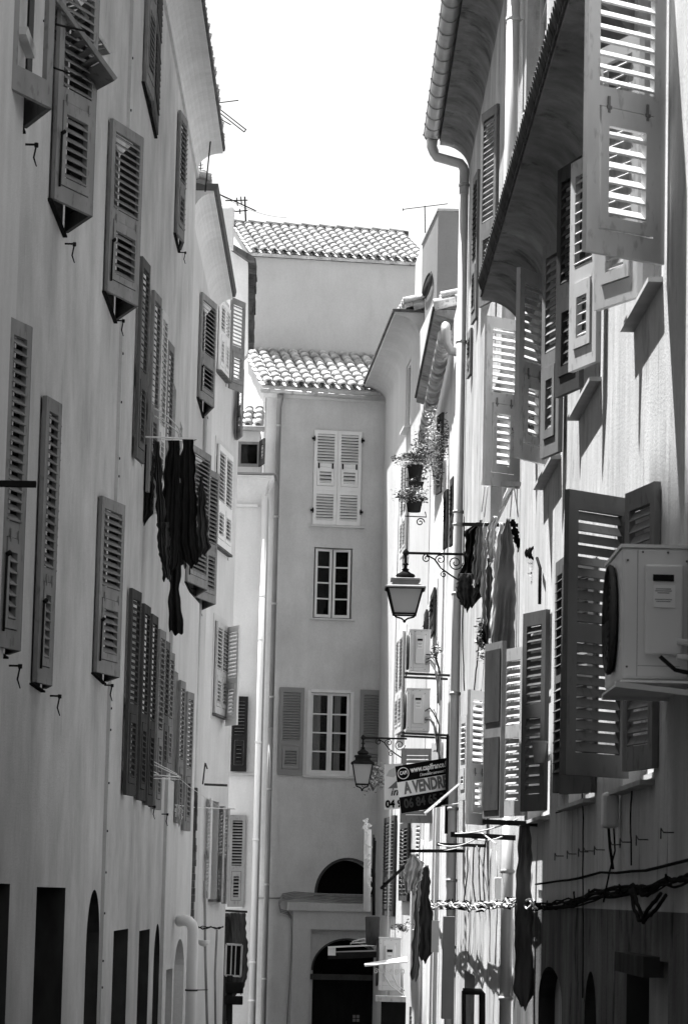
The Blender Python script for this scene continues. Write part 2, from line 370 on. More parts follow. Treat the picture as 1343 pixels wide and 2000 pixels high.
def cloth(name, label, px0, px1, y0, D, rows, mat, D2=None, folds=3, amp=.035, group=None, cat='garment', seed=0, gap=.0):
    """hanging cloth. rows = [(y, xl, xr), ...] outline in view at distance D, given real folds and two layers of thickness"""
    rnd = random.Random(seed+len(name)*7+int(px0)); D2 = D2 or D
    nu = 30; nv = 44; mb = MB(); mb.smooth = True; ph = rnd.uniform(0, 6); ph2 = rnd.uniform(0, 6)
    FK = [(rnd.uniform(.6, 1.6)*folds, rnd.uniform(0, 6.3), rnd.uniform(.4, 1), rnd.uniform(-.9, .9)) for _ in range(3)]
    y_a, y_b = rows[0][0], rows[-1][0]; pts = []; HY = y_b-y_a
    for j in range(nv+1):
        y = y_a+(y_b-y_a)*j/nv
        for q in range(len(rows)-1):
            if rows[q][0] <= y <= rows[q+1][0]+1e-6: break
        t = (y-rows[q][0])/max(1e-6, rows[q+1][0]-rows[q][0]); t = t*t*(3-2*t); xl = rows[q][1]*(1-t)+rows[q+1][1]*t; xr = rows[q][2]*(1-t)+rows[q+1][2]*t
        wl = 1.5*math.sin(j*.5+ph)+1.0*math.sin(j*1.1+ph2); wr = 1.5*math.sin(j*.43+ph2)+1.0*math.sin(j*1.3+ph)
        for i in range(nu+1):
            u = i/nu; x = xl+(xr-xl)*u+wl*(1-u)**3+wr*u**3
            dd = sum(am*math.sin(k*6.28*u+p_+tw*(j/nv)*3+.5*math.sin(j*.21+p_)) for k, p_, am, tw in FK)/2*amp*(.35+.65*j/nv)
            dd += amp*.25*math.sin(j*.55+u*7+ph)*math.sin(u*5+ph2)
            pts.append(at(x, y+(j/nv)**6*(4*math.sin(u*5+ph)+3*math.sin(u*13+ph2)), D+(D2-D)*u+dd))
    N = len(pts); back = [p+V((.004, .012, 0)) for p in pts]; fs = []
    R = nu+1
    for j in range(nv):
        for i in range(nu):
            a = j*R+i; fs.append((a, a+1, a+R+1, a+R)); fs.append((N+a, N+a+R, N+a+R+1, N+a+1))
    for j in range(nv):
        for i in (0, nu): a = j*R+i; fs.append((a, a+R, N+a+R, N+a))
    for i in range(nu):
        for j in (0, nv): a = j*R+i; fs.append((a, N+a, N+a+1, a+1))
    mb.add(pts+back, fs); o = mb.build(name, mat); return tag(o, label, cat, group)
def text_mb(txt, size, org, u, v, mb=None, depth=.004, bold=.0, shear=0):
    """lettering as real raised geometry; org lower left, u right, v up"""
    c = bpy.data.curves.new('t', 'FONT'); c.body = txt; c.size = size; c.extrude = depth; c.offset = bold; c.shear = shear; c.resolution_u = 3
    o = bpy.data.objects.new('t', c); COL.objects.link(o); bpy.context.view_layer.update()
    me = o.to_mesh(); u = V(u).normalized(); v = V(v).normalized(); w = u.cross(v)
    vs = [V(org)+u*q.co.x+v*q.co.y+w*q.co.z for q in me.vertices]; fs = [tuple(p.vertices) for p in me.polygons]
    o.to_mesh_clear(); bpy.data.objects.remove(o); mb = mb or MB(); mb.add(vs, fs); return mb
def scroll(mb, c, u, v, r, turns=1.4, start=0, sgn=1, t=.008, n=26):
    pts = []
    for i in range(n+1):
        q = i/n; a = start+sgn*turns*2*math.pi*q; rr = r*(1-q*.8); pts.append(V(c)+V(u)*math.cos(a)*rr+V(v)*math.sin(a)*rr)
    mb.tube(pts, t, 5)
# ---------------------------------------------------------------- ground
def ground():
    mb = MB(); mb.add([(-400, -60, 2.6), (400, -60, 2.6), (400, 0, 2.6), (-400, 0, 2.6), (400, 62, .1), (-400, 62, .1), (400, 1500, .1), (-400, 1500, .1)],
                      [(0, 1, 2, 3), (3, 2, 4, 5), (5, 4, 6, 7)])
    o = mb.build('street', 'ground'); o['kind'] = 'structure'
ground()
# ---------------------------------------------------------------- walls (plan positions in metres, camera at the origin looking up the street)
wL0 = Wall((-2.15, -40), (-2.15, 19.05), -1, 19.9, 1)
wL1 = Wall((-2.20, 19.05), (-2.24, 42.2), -1, 14.6, 1)
wL1b = Wall((-2.19, 38.9), (-2.03, 42.6), -1, 8.3, 1, .5)
wL2 = Wall((-2.28, 42.25), (-2.27, 50), -1, 14.0, 1)
wL3 = Wall((-2.27, 50.02), (-1.92, 53), -1, 13.1, 1)
wF0 = Wall((-2.6, 56.0), (-1.50, 56.0), -1, 12.0, 1, 3.4)
fu = V((1, .17, 0)).normalized(); fb = V((-.17, 1, 0)).normalized()
f0 = V((-1.62, 59.72, 0))
wF1 = Wall(f0.xy, (f0+fu*3.6).xy, -1, 14.2, 1, 2.6)
g0 = f0+fb*2.6
wF2 = Wall(g0.xy, (g0+fu*3.72).xy, -1, 17.62, 1, 6)
wR4 = Wall((1.42, 49.3), (.79, 60.0), -1, 14.12, -1)
wR3 = Wall((1.50, 39.05), (1.43, 49.28), -1, 12.3, -1)
wR2 = Wall((1.66, 18.5), (1.56, 39.0), -1, 14.2, -1)
wR1 = Wall((1.62, 9), (1.475, 24.8), -1, 9.25, -1, .12)
wR0 = Wall((1.70, -40), (1.62, 9), -1, 15.0, -1)
wB = Wall((-2.15, -40), (1.70, -40), -1, 15, -1, 5)
G = {}
def house(key, label, loc): G[key] = thing('town_house', label, 'house', loc)
house('L0', 'nearest house on the left, only a sliver of its grey wall at the picture edge', (-2.15, 10, 0))
house('L1', 'long grey plastered house filling the left side, coved eave and two rows of louvred shutters', (-2.2, 30, 0))
house('L2', 'second house on the left with a curved pale cornice and a white closed shutter pair', (-2.28, 46, 0))
house('L3', 'third house on the left, narrow pale wall ending in a dark rubble edge', (-2.1, 51.5, 0))
house('F0', 'low pale annexe with a white rain pipe, wedged left of the facing house', (-2, 56, 0))
house('F1', 'grey house closing the street, with a tiled roof, zinc gutter and three stacked windows', (0, 60, 0))
house('F2', 'blank windowless upper house behind the gutter roof, under its own bright tiled roof', (0, 63, 0))
house('R4', 'smooth house on the right whose eave touches the gutter of the house closing the street', (1.1, 55, 0))
house('R3', 'bright house on the right with a clay tile gutter and flower pots at its windows', (1.45, 44, 0))
house('R2', 'tall weathered house on the right carrying the round gutter against the sky', (1.6, 30, 0))
house('R1', 'nearest peeling house on the right with a low tiled eave and big slatted shutters', (1.5, 18, 0))
# ================================================================= LEFT HOUSE 1
L1 = G['L1']
# --- cornice and tile edge
cove(L1, wL1, 0, wL1.L, 14.5, .36, .30, 'left2', .03)
mb = MB(); mb.prism([wL1.pt(0, 14.42, -.02), wL1.pt(0, 14.42, .035), wL1.pt(0, 14.50, .05), wL1.pt(0, 14.50, -.02)], wL1.u*wL1.L); mb.build('moulding', 'left2', L1)
mb = MB()
mb.prism([wL1.pt(0, 14.83, -.1), wL1.pt(0, 14.83, .40), wL1.pt(0, 14.88, .41), wL1.pt(0, 14.88, -.1)], wL1.u*wL1.L); mb.build('eave_board', 'tile_d', L1); mb = MB()
tiles(mb, wL1.pt(0, 14.96, .36), wL1.pt(wL1.L, 14.96, .36), -wL1.n+V((0, 0, .38)), 3.2, .22, .42); mb.build('roof', 'tile', L1)
mb = MB(); mb.box((-3.6, 22.6, 16.6), (1.64, 3.5, 1.4)); mb.build('added_shade_storey', 'left', L1); mb = MB(); mb.box((-4.2, -12.4, 22.0), (2.04, 27.5, 4.05)); mb.build('added_shade_storey', 'left', G['L0']); mb = MB(); mb.box((-3.0, 19.3, 17.2), (.84, .35, 2.8)); mb.build('chimney', 'left', G['L0'])  # unseen boxes added to block the sun: two storeys and a made-up chimney
# --- top floor: first pair, with lifted flap
lf, (a0, a1, zb, zt, P, P1, Q) = ajar(L1, wL1, 17, 50, 98, 172, -260, 'sh_grey', panels=1, w=None, stay=False, mid=.5, rail=.14, pitch=9.0)
# window seen through the near leaf's opening, its raised flap and a second slat rack leaning out
def flap_panel(c0, c1, d, L, mat, nsl, name='raised_flap', par=lf, th=.03, fr=.05, tl=.2):
    """tilting panel from edge c0-c1 sloping along d"""
    c0, c1, d = V(c0), V(c1), V(d).normalized(); u = (c1-c0).normalized(); Wd = (c1-c0).length; nrm = u.cross(d)
    m = Matrix((u, d, nrm)).transposed().to_4x4(); m.translation = c0
    mb = MB()
    mb.box((fr/2, L/2, 0), (fr/2, L/2, th/2), m); mb.box((Wd-fr/2, L/2, 0), (fr/2, L/2, th/2), m)
    mb.box((Wd/2, fr/2, 0), (Wd/2-fr, fr/2, th/2), m); mb.box((Wd/2, L-tl/2, 0), (Wd/2-fr, tl/2, th/2), m)
    for i in range(nsl):
        y = fr+(L-fr-tl)*(i+.5)/nsl; m2 = m @ Matrix.Translation((Wd/2, y, 0)) @ Matrix.Rotation(math.radians(35), 4, 'X')
        mb.box((0, 0, 0), (Wd/2-fr, (L-fr-tl)/nsl*.42, .005), m2)
    return mb.build(name, mat, par)
D0 = 20.6
A_, B_, C_ = at(88, -38, 21.15), at(227, 155, 21.6), at(48, -12, 21.5)
flap_panel(C_, A_, B_-A_, (B_-A_).length, 'sh_mid', 9, th=.035, fr=.035, tl=.17)
A_, B_, C_ = at(128, -30, 21.9), at(218, 104, 22.2), at(104, -24, 22.1)
flap_panel(C_, A_, B_-A_, (B_-A_).length, 'sh_light', 14, th=.025, fr=.02, tl=.05)
mb = MB(); mb.tube([at(28, 25, D0-.2), at(120, 50, D0), at(165, 60, D0+.3)], .008, 6); mb.build('prop_rod', 'iron', lf); mb = MB(); mb.tube([at(105, 132, D0-.1), at(160, 152, D0+.3)], .007, 6); mb.build('prop_rod', 'iron', lf)
# --- top floor: others
ajar(L1, wL1, 103, 131, 178, 388, -60, 'sh_grey', mid=.47)
ajar(L1, wL1, 207, 229, 268, 568, 231, 'sh_grey', mid=.46)
ajar(L1, wL1, 283, 309, 299, 160, -260, 'sh_mid', w=.75, stay=False)
ajar(L1, wL1, 344, 352, 358, 455, 215, 'sh_mid', stay=False)
# --- second floor
ajar(L1, wL1, -8, 14, 36, 1262, 618, 'sh_grey', mid=.36)
ajar(L1, wL1, 68, 86, 98, 1332, 772, 'sh_grey', mid=.38)
ajar(L1, wL1, 186, 206, 231, 1312, 968, 'sh_grey', mid=.46)
# folded leaves beyond: edge, bottom, top, free x, way, paint
for (xh, yb, yt, xf, w, far, mt) in [
        (264, 893, 500, 280, .50, True, 'sh_rd'), (287, 960, 566, 302, .5, True, 'sh_mid'), (303, 1000, 603, 316, .5, True, 'sh_light'), (317, 1010, 664, 329, .5, True, 'sh_mid'),
        (243, 1552, 1148, 262, .5, True, 'sh_dark'), (268, 1562, 1178, 281, .5, True, 'sh_dark'), (284, 1572, 1198, 296, .5, True, 'sh_dark'), (300, 1580, 1228, 312, .45, True, 'sh_mid'), (313, 1515, 1250, 323, .45, True, 'sh_rd'), (322, 1508, 1272, 333, .4, True, 'sh_mid')]:
    leaf(L1, wL1, xh, yb, yt, xf, w, far, mt, off=.04, panels=2, flap=True, hw=False, mid=.42)
def open_at(wall, x0, x1, y0, y1, bld=None, depth=.3, arch=False, win=True, dark=False, **k):
    """rectangular opening given by its outline in view; y0 top, y1 bottom, taken at the near edge"""
    s0, zt, p = wall.hit(x0, y0); _, zb, _ = wall.hit(x0, y1); s1 = wall.hit(x1, (y0+y1)/2+(10 if x1 < 671 else 0))[0]; s0 = wall.hit(x0, (y0+y1)/2)[0]
    if y1 > 1990: zb = 0.5
    zt = zat(x0, y0, p.y)
    if win and bld: return window(bld, wall, s0, s1, zb, zt, depth, **k)
    wall.open(s0, s1, zb, zt, depth, arch, dark); return (min(s0, s1), max(s0, s1), zb, zt)
for (a, b, c, d) in [(272, 284, 540, 900), (305, 313, 640, 960), (338, 343, 742, 860), (350, 355, 815, 960)]: open_at(wL1, a, b, c, d, L1)
for (a, b, c, d) in [(255, 266, 1180, 1540), (286, 294, 1230, 1560), (313, 320, 1270, 1560)]: open_at(wL1, a, b, c, d, L1)
# ground floor openings
def doorleaf(bld, wall, op, dep=.2, mat='door'):
    s0, s1, zb, zt = op; mb = MB(); mx = Matrix((wall.u, wall.n, V((0, 0, 1)))).transposed().to_4x4(); mx.translation = V((wall.p0.x, wall.p0.y, 0))
    mb.box(((s0+s1)/2, -dep, (zb+zt)/2), ((s1-s0)/2-.01, .02, (zt-zb)/2-.01), mx)
    for k in range(3):
        h = (zt-zb)/3; mb.box(((s0+s1)/2, -dep+.025, zb+h*(k+.5)), ((s1-s0)/2-.14, .008, h/2-.1), mx)
    return mb.build('door', mat, bld)
for (a, b, c, ar) in [(-40, 13, 1724, False), (66, 122, 1732, False), (166, 191, 1737, .5), (218, 246, 1819, False), (268, 288, 1819, False), (298, 309, 1806, .5)]:
    op = open_at(wL1, a, b, c, 2100, None, .45, ar, False, True); doorleaf(L1, wL1, op, .38)
# lower bulging wall piece beyond
for (xh, yb, yt, xf, w) in [(343, 1607, 1328, 353, .42), (357, 1622, 1350, 370, .45)]:
    leaf(L1, wL1b, xh, yb, yt, xf, w, True, 'sh_mid', off=.03, hw=False, mid=.42)
open_at(wL1b, 336, 345, 1305, 1525, L1)
op = open_at(wL1b, 322, 334, 1895, 2100, None, .4, False, False); doorleaf(L1, wL1b, op, .3, 'sh_mid')
op = open_at(wL1b, 338, 357, 1836, 2100, None, .4, .45, False); doorleaf(L1, wL1b, op, .3, 'sh_grey')
for (x, y) in [(50, 282), (127, 476), (226, 626), (351, 493), (18, 1300), (98, 1359), (204, 1338), (290, 1575), (316, 1590), (357, 1625)]: stop_hook(L1, wL1, x, y)
# flat cable cover running down the wall
s, z0, p = wL1.hit(257, -60); mb = MB(); mb.prism([wL1.pt(s, -1, 0), wL1.pt(s, -1, .035), wL1.pt(s+.05, -1, .035), wL1.pt(s+.05, -1, 0)], (0, 0, 15.4))
cc = mb.build('cable_cover', 'left2', L1)
for y in (112, 214, 690, 785, 895, 930, 1384, 1426, 1530, 1624, 1705, 1785, 1878, 1930):
    z = zat(250, y, p.y); rb = MB(); rb.box(wL1.pt(s+.025, z, .035), (.01, .012, .01)); rb.build('screw', 'iron', cc)
# near sliver house
mb = MB(); z = zat(5, 108, 19); mb.prism([wL0.pt(58.5, z, -.05), wL0.pt(58.5, z, .06), wL0.pt(58.5, z+.05, .07), wL0.pt(58.5, z+.05, -.05)], wL0.u*.56); mb.build('moulding', 'left2', G['L0'])
# iron bar poking in at left edge
mb = MB(); p = at(0, 945, 17.5); mb.bar(V((-2.3, 17.5, p.z)), at(71, 946, 17.5), .05, .035)
tag(mb.build('iron_bar', 'iron'), 'black flat iron bar poking into the picture from the left edge', 'bar')
# ================================================================= LEFT HOUSE 2
L2 = G['L2']
cove(L2, wL2, 0, wL2.L, 13.86, .28, .36, 'left3', .04)
mb = MB(); mb.prism([wL2.pt(-.03, 14.265, -.1), wL2.pt(-.03, 14.265, .34), wL2.pt(-.03, 14.36, .36), wL2.pt(-.03, 14.36, -.1)], wL2.u*(wL2.L+.04)); mb.build('eave_board', 'sh_rd', L2)
mb = MB(); tiles(mb, wL2.pt(-.05, 14.42, .22), wL2.pt(wL2.L, 14.42, .22), -wL2.n+V((0, 0, .30)), 3.0, .22, .42); mb.build('roof', 'tile', L2)
mb = MB(); mb.box(at(381, 372, 43.6)+V((-.12, 0, .05)), (.16, .2, .25)); 
mb.tube([at(366, 352, 43.4), at(397, 344, 43.9)], .10, 10); mb.tube([at(368, 362, 43.4), at(395, 362, 43.9)], .11, 10); mb.build('chimney', 'tile_d', L2)
mb = MB(); c = at(441, 448, 49.5); mb.box(c, (.13, .2, .32)); mb.lathe(c+V((0, 0, .32)), [(.16, 0), (.13, .06), (.05, .10)], 10); mb.build('chimney', 'left3', L2)
ajar(L2, wL2, 388, 399, 417, 775, 570, 'sh_grey', mid=.42)
ajar(L2, wL2, 365, 380, 404, 1135, 866, 'sh_grey', mid=.42)
ajar(L2, wL2, 379, 392, 420, 1165, 905, 'sh_grey', mid=.42)
for x, y in ((397, 800), (386, 1185), (375, 1150)): stop_hook(L2, wL2, x, y)
mb = MB(); s, z, p = wL2.hit(401, 790, .03); mb.tube([wL2.pt(s, z, .04), wL2.pt(s, 1, .04)], .03, 8); mb.build('downpipe', 'left2', L2)
# ================================================================= LEFT HOUSE 3
L3 = G['L3']
def closed_pair(bld, wall, x0, x1, yt, yb, mat, both=True, **k):
    s0, zb, p = wall.hit(x0, yb); zt = zat(x0, yt, p.y); s1 = wall.hit(x1, yb+5)[0]; sm = (s0+s1)/2
    leaf_mesh(wall.pt(s0, 0, .045), wall.pt(sm-.004, 0, .045), zb, zt, bld, mat, **k)
    if both: leaf_mesh(wall.pt(sm+.004, 0, .045), wall.pt(s1, 0, .045), zb, zt, bld, mat, **k)
    wall.open(s0+.04, s1-.04, zb, zt, .2); return s0, s1, zb, zt
def surround(bld, wall, s0, s1, zb, zt, t=.12, mat='trim'):
    mb = MB(); a, b = min(s0, s1), max(s0, s1)
    for (q0, q1, r0, r1) in ((a-t, a, zb-.1, zt+t), (b, b+t, zb-.1, zt+t), (a, b, zt, zt+t)):
        mb.prism([wall.pt(q0, r0, -.01), wall.pt(q0, r0, .012), wall.pt(q1, r0, .012), wall.pt(q1, r0, -.01)], (0, 0, r1-r0))
    mb.build('window_surround', mat, bld)
o = closed_pair(L3, wL3, 422, 441, 583, 722, 'sh_white', mid=.55, rail=.08, hw=False); sill(L3, wL3, o[0], o[1], o[2], .1)
surround(L3, wL3, *o)
o = closed_pair(L3, wL3, 417, 445, 866, 1062, 'sh_white', mid=.42, hw=False); sill(L3, wL3, o[0], o[1], o[2], .08); surround(L3, wL3, *o)
o = closed_pair(L3, wL3, 414, 436, 1212, 1392, 'sh_light', mid=.45, hw=False); sill(L3, wL3, o[0], o[1], o[2], .08); surround(L3, wL3, *o)
leaf(L3, wL3, 447, 758, 580, 474, .55, True, 'sh_grey', mid=.45, off=.06, hw=False)
leaf(L3, wL3, 441, 1418, 1225, 463, .5, False, 'sh_white', mid=.45, off=.06, hw=False)
leaf(L3, wL3, 462, 905-45, 730, 472, .5, False, 'sh_grey', mid=.45, off=.02, hw=False)
# wall piece above, tilted roof slab, rubble edge
mb = MB(); mb.prism([at(x, y, 53.2) for x, y in ((400, 455), (433, 472), (484, 504), (484, 690), (470, 705), (400, 705))], (0, .35, 0)); mb.build('upper_wall', 'left3', L3)
mb = MB(); mb.prism([at(x, y, 52.95) for x, y in ((398, 448), (434, 464), (497, 502), (497, 509), (484, 507), (434, 473), (398, 457))], (0, 1.9, 0)); mb.build('roof_verge', 'tile_d', L3)
mb = MB(); p = at(491, 590, 54.2); zt_, zb_ = zat(490, 503, 54.2), zat(490, 668, 54.2)
pr = random.Random(3)
for i in range(12):
    z0 = zb_+(zt_-zb_)*i/12; mb.box((p.x-.02+pr.uniform(-.01, .01), 54.6, z0+(zt_-zb_)/24), (.07+pr.uniform(-.012, .012), .4, (zt_-zb_)/24-.003))
mb.build('rubble_edge', 'rubble', L3)
# dark shutter on the annexe, seen past house 3
F0 = G['F0']
leaf_mesh(at(450, 1508, 55.9).xy.to_3d(), at(481, 1508, 55.9).xy.to_3d(), zat(465, 1507, 55.9), zat(465, 1360, 55.9), F0, 'sh_black', mid=.45, hw=False)
leaf_mesh(at(444, 1770, 55.96).xy.to_3d(), at(476, 1770, 55.96).xy.to_3d(), zat(465, 1772, 55.96), zat(465, 1592, 55.96), F0, 'sh_grey', mid=.42, hw=False, pitch=.055, tilt=30, wr=.42)
wF0.open(wF0.hit(447, 1700)[0], wF0.hit(474, 1700)[0], zat(465, 1768, 56), zat(465, 1596, 56), .3)
mb = MB(); a, b_ = at(446, 1512, 55.95), at(500, 1512, 55.95); mb.bar(a, b_, .06, .03); mb.build('ledge', 'stone', F0)
# lower window with thick frame and pale open shutter
mb = MB(); Dq = 51.2
def pxbox(mb, x0, y0, x1, y1, D, depth, lean=True):
    a = at(x0, y1, D); b = at(x1, y1, D); t = zat((x0+x1)/2, y0, D)
    mb.add([(a.x, D, a.z), (b.x, D, a.z), (b.x, D+depth, a.z), (a.x, D+depth, a.z), (a.x, D, t), (b.x, D, t), (b.x, D+depth, t), (a.x, D+depth, t)],
           [(0, 1, 5, 4), (1, 2, 6, 5), (2, 3, 7, 6), (3, 0, 4, 7), (4, 5, 6, 7), (3, 2, 1, 0)])
leaf(L3, wL3, 402, 1755, 1560, 409, .3, False, 'sh_white', mid=.45, off=.02, hw=False, flap=False)
op_ = open_at(wL3, 410, 425, 1563, 1756, L3, .3, cols=1, rows=1, frame='wood', inset=.24); o = (wL3.hit(410, 1660)[0], wL3.hit(425, 1660)[0], wL3.hit(410, 1756)[1], 0); sill(L3, wL3, o[0], o[1], o[2], .1)
leaf(L3, wL3, 425, 1762, 1575, 434, .4, False, 'sh_light', mid=.45, off=.05, hw=False)
leaf(L3, wL3, 434, 1765, 1580, 443, .4, False, 'sh_light', mid=.45, off=.05, hw=False)
# ================================================================= ANNEXE F0
mb = MB(); P0, P1_ = V((-2.6, 56, 0)), V((-1.30, 56, 0))
zc0, zc1 = zat(500, 976, 56), zat(500, 933, 56)
# cornice with curved end
def ext_profile(prof, u0, u1, mbx):   # profile (y forward, z) extruded along x, flaring outward on the right
    vs = []
    for (o_, z_, e) in prof: vs.append((u0, 56-o_, z_)); vs.append((u1+e, 56-o_, z_))
    n_ = len(prof); mbx.add(vs, [(2*i, 2*i+1, 2*((i+1) % n_)+1, 2*((i+1) % n_)) for i in range(n_)]+[tuple(2*i for i in range(n_))[::-1], tuple(2*i+1 for i in range(n_))])
pf = [(.0, zc0, 0)]+[(.20*(1-math.cos(math.pi/2*i/6)), zc0+(zc1-zc0)*math.sin(math.pi/2*i/6), .15*(1-math.cos(math.pi/2*i/6))) for i in range(1, 7)]+[(.22, zc1+.02, .17), (-.4, zc1+.02, .17), (-.4, zc0, 0)]
ext_profile(pf, -2.6, -1.50, mb); mb.build('cornice', 'pale', F0)
mb = MB(); mb.add([(-2.6, 55.75, zc1+.03), (-1.29, 55.75, zc1+.03), (-1.29, 57.3, zc1+.12), (-2.6, 57.3, zc1+.12), (-2.6, 55.75, zc1+.065), (-1.29, 55.75, zc1+.065), (-1.29, 57.3, zc1+.155), (-2.6, 57.3, zc1+.155)],
    [(3, 2, 1, 0), (4, 5, 6, 7), (0, 1, 5, 4), (1, 2, 6, 5), (2, 3, 7, 6), (3, 0, 4, 7)]); mb.build('roof_ledge', 'pipe_d', F0)
mb = MB(); z_ = zat(490, 985, 55.95); mb.prism([(-2.6, 55.93, z_), (-1.62, 55.93, z_), (-1.62, 55.93, z_-.05), (-2.6, 55.93, z_-.05)], (0, .1, 0)); mb.build('band', 'trim', F0)
wF0b = Wall((-2.6, 57.4), (-1.66, 57.4), 11.8, zat(490, 838, 57.4), 1, 2)
s0, zt_, _ = wF0b.hit(466, 862); s1 = wF0b.hit(508, 862)[0]; zb_ = zat(490, 912, 57.4); window(F0, wF0b, s0, s1, zb_, zt_, .2, cols=1, rows=1, frame='sh_grey', inset=.03)
leaf_mesh(V((wF0b.pt(s1, 0).x, 57.35, 0)), V((wF0b.pt(s1, 0).x+.1, 56.9, 0)), zb_, zt_, F0, 'sh_dark', panels=1)
mb = wF0b.mesh(MB()); mb.build('upper_wall', ['pale', 'black', 'reveal'], F0)
mb = MB(); zr = zat(490, 832, 57.2); tiles(mb, (-2.6, 57.25, zr), (-1.60, 57.25, zr), (0, 1, .55), 1.0, .2, .3, .08); mb.build('roof', 'tile', F0)
mb = MB(); mb.tube([(-2.6, 57.15, zr-.03), (-1.57, 57.15, zr-.06)], .055, 10); mb.build('gutter', 'zinc', F0)
q = at(517, 968, 55.9); mb = MB(); mb.tube([q, V((q.x, q.y, .3))], .052, 14); o = mb.build('downpipe', 'pipe_w', F0)
for y in (1165, 1250, 1450, 1640, 1880, 1955):
    rb = MB(); z_ = zat(500, y, 55.9); rb.tube([V((q.x, q.y, z_-.02)), V((q.x, q.y, z_+.02))], .064, 14); rb.build('pipe_clip', 'pipe_w', o)
# ================================================================= FACING HOUSE F1
F1 = G['F1']
def fwin(x0, x1, y0, y1): 
    s0 = wF1.hit(x0, y0)[0]; s1 = wF1.hit(x1, y0)[0]; p = wF1.hit((x0+x1)/2, y0)[2]; return s0, s1, zat((x0+x1)/2, y1, p.y), zat((x0+x1)/2, y0, p.y)
# closed shutters
s0, s1, zb, zt = fwin(614, 706, 842, 1026); sm = (s0+s1)/2
wF1.open(s0, s1, zb, zt, .2)
def shut3(a, b, zb, zt, off=.03):
    P, Q = wF1.pt(a, 0, off), wF1.pt(b, 0, off); m, L = frame_of(P, Q); H = zt-zb
    o = leaf_mesh(P, Q, zb, zb+H*.36, F1, 'sh_white', panels=1, rail=.075, stile=.065, pitch=.058)
    o2 = leaf_mesh(P, Q, zb+H*.36+.002, zt, F1, 'sh_white', mid=.42, rail=.075, stile=.065, pitch=.058, hw=False)
    for x in (.1, L-.1):
        hb = MB(); hb.box((x, .03, zb+H*.62), (.014, .012, .055), m); hb.build('latch', 'iron', o2)
    return o2
shut3(s0, sm-.003, zb, zt); shut3(sm+.003, s1, zb, zt)
for a in (s0-.02, s1+.02):
    for z_ in (zb+.28, zt-.18):
        hb = MB(); p = wF1.pt(a, z_, .06); hb.box(p, (.035, .02, .02)); hb.box(p+V((.015 if a < sm else -.015, 0, 0)), (.014, .024, .05)); hb.build('hinge', 'iron', F1)
mb = MB(); mb.prism([wF1.pt(s0-.08, zb-.045, -.02), wF1.pt(s0-.08, zb-.045, .08), wF1.pt(s0-.08, zb-.008, .08), wF1.pt(s0-.08, zb-.008, -.02)], wF1.u*(s1-s0+.16)); mb.build('sill', 'trim', F1)
# middle small window, casements slightly open
s0, s1, zb, zt = fwin(614, 689, 1070, 1208); wF1.open(s0, s1, zb, zt, .35); sm = (s0+s1)/2
def casement(h, f, ang, zb, zt, rows=4, mat='wood', par=F1, off=-.06, cols=1):
    """casement from hinge place h towards f, swung by ang; its panes are one child"""
    a = wF1.pt(h, 0, off); L = abs(f-h); sg = 1 if f > h else -1
    q = a+(wF1.u*sg*math.cos(ang)-wF1.n*math.sin(ang))*L; m, L = frame_of(a, q); mb = MB(); t = .05
    def bx(x0, x1, z0, z1, dy=.02): mb.box(((x0+x1)/2, 0, (z0+z1)/2), ((x1-x0)/2, dy, (z1-z0)/2), m)
    bx(0, t, zb, zt); bx(L-t, L, zb, zt); bx(t, L-t, zb, zb+t*1.2); bx(t, L-t, zt-t, zt)
    for j in range(1, rows): z_ = zb+t*1.2+(zt-zb-2.2*t)*j/rows; bx(t, L-t, z_-.014, z_+.014, .015)
    o = mb.build('casement', mat, par); pb = MB(); pb.box((L/2, 0, (zb+zt)/2), (L/2-t*.8, .003, (zt-zb)/2-t*.8), m); pb.build('pane', 'pane', o); return o
casement(s0+.03, sm-.01, .14, zb+.02, zt-.02); casement(s1-.03, sm+.01, .20, zb+.02, zt-.02)
mb = MB(); mb.prism([wF1.pt(s0-.05, zb-.035, -.02), wF1.pt(s0-.05, zb-.035, .06), wF1.pt(s0-.05, zb-.004, .06), wF1.pt(s0-.05, zb-.004, -.02)], wF1.u*(s1-s0+.12)); mb.build('sill', 'trim', F1)
mb = MB(); mb.prism([wF1.pt(s0, zt, .0), wF1.pt(s0, zt, .02), wF1.pt(s1, zt, .02), wF1.pt(s1, zt, 0)], (0, 0, .02)); mb.build('window_frame', 'trim', F1)
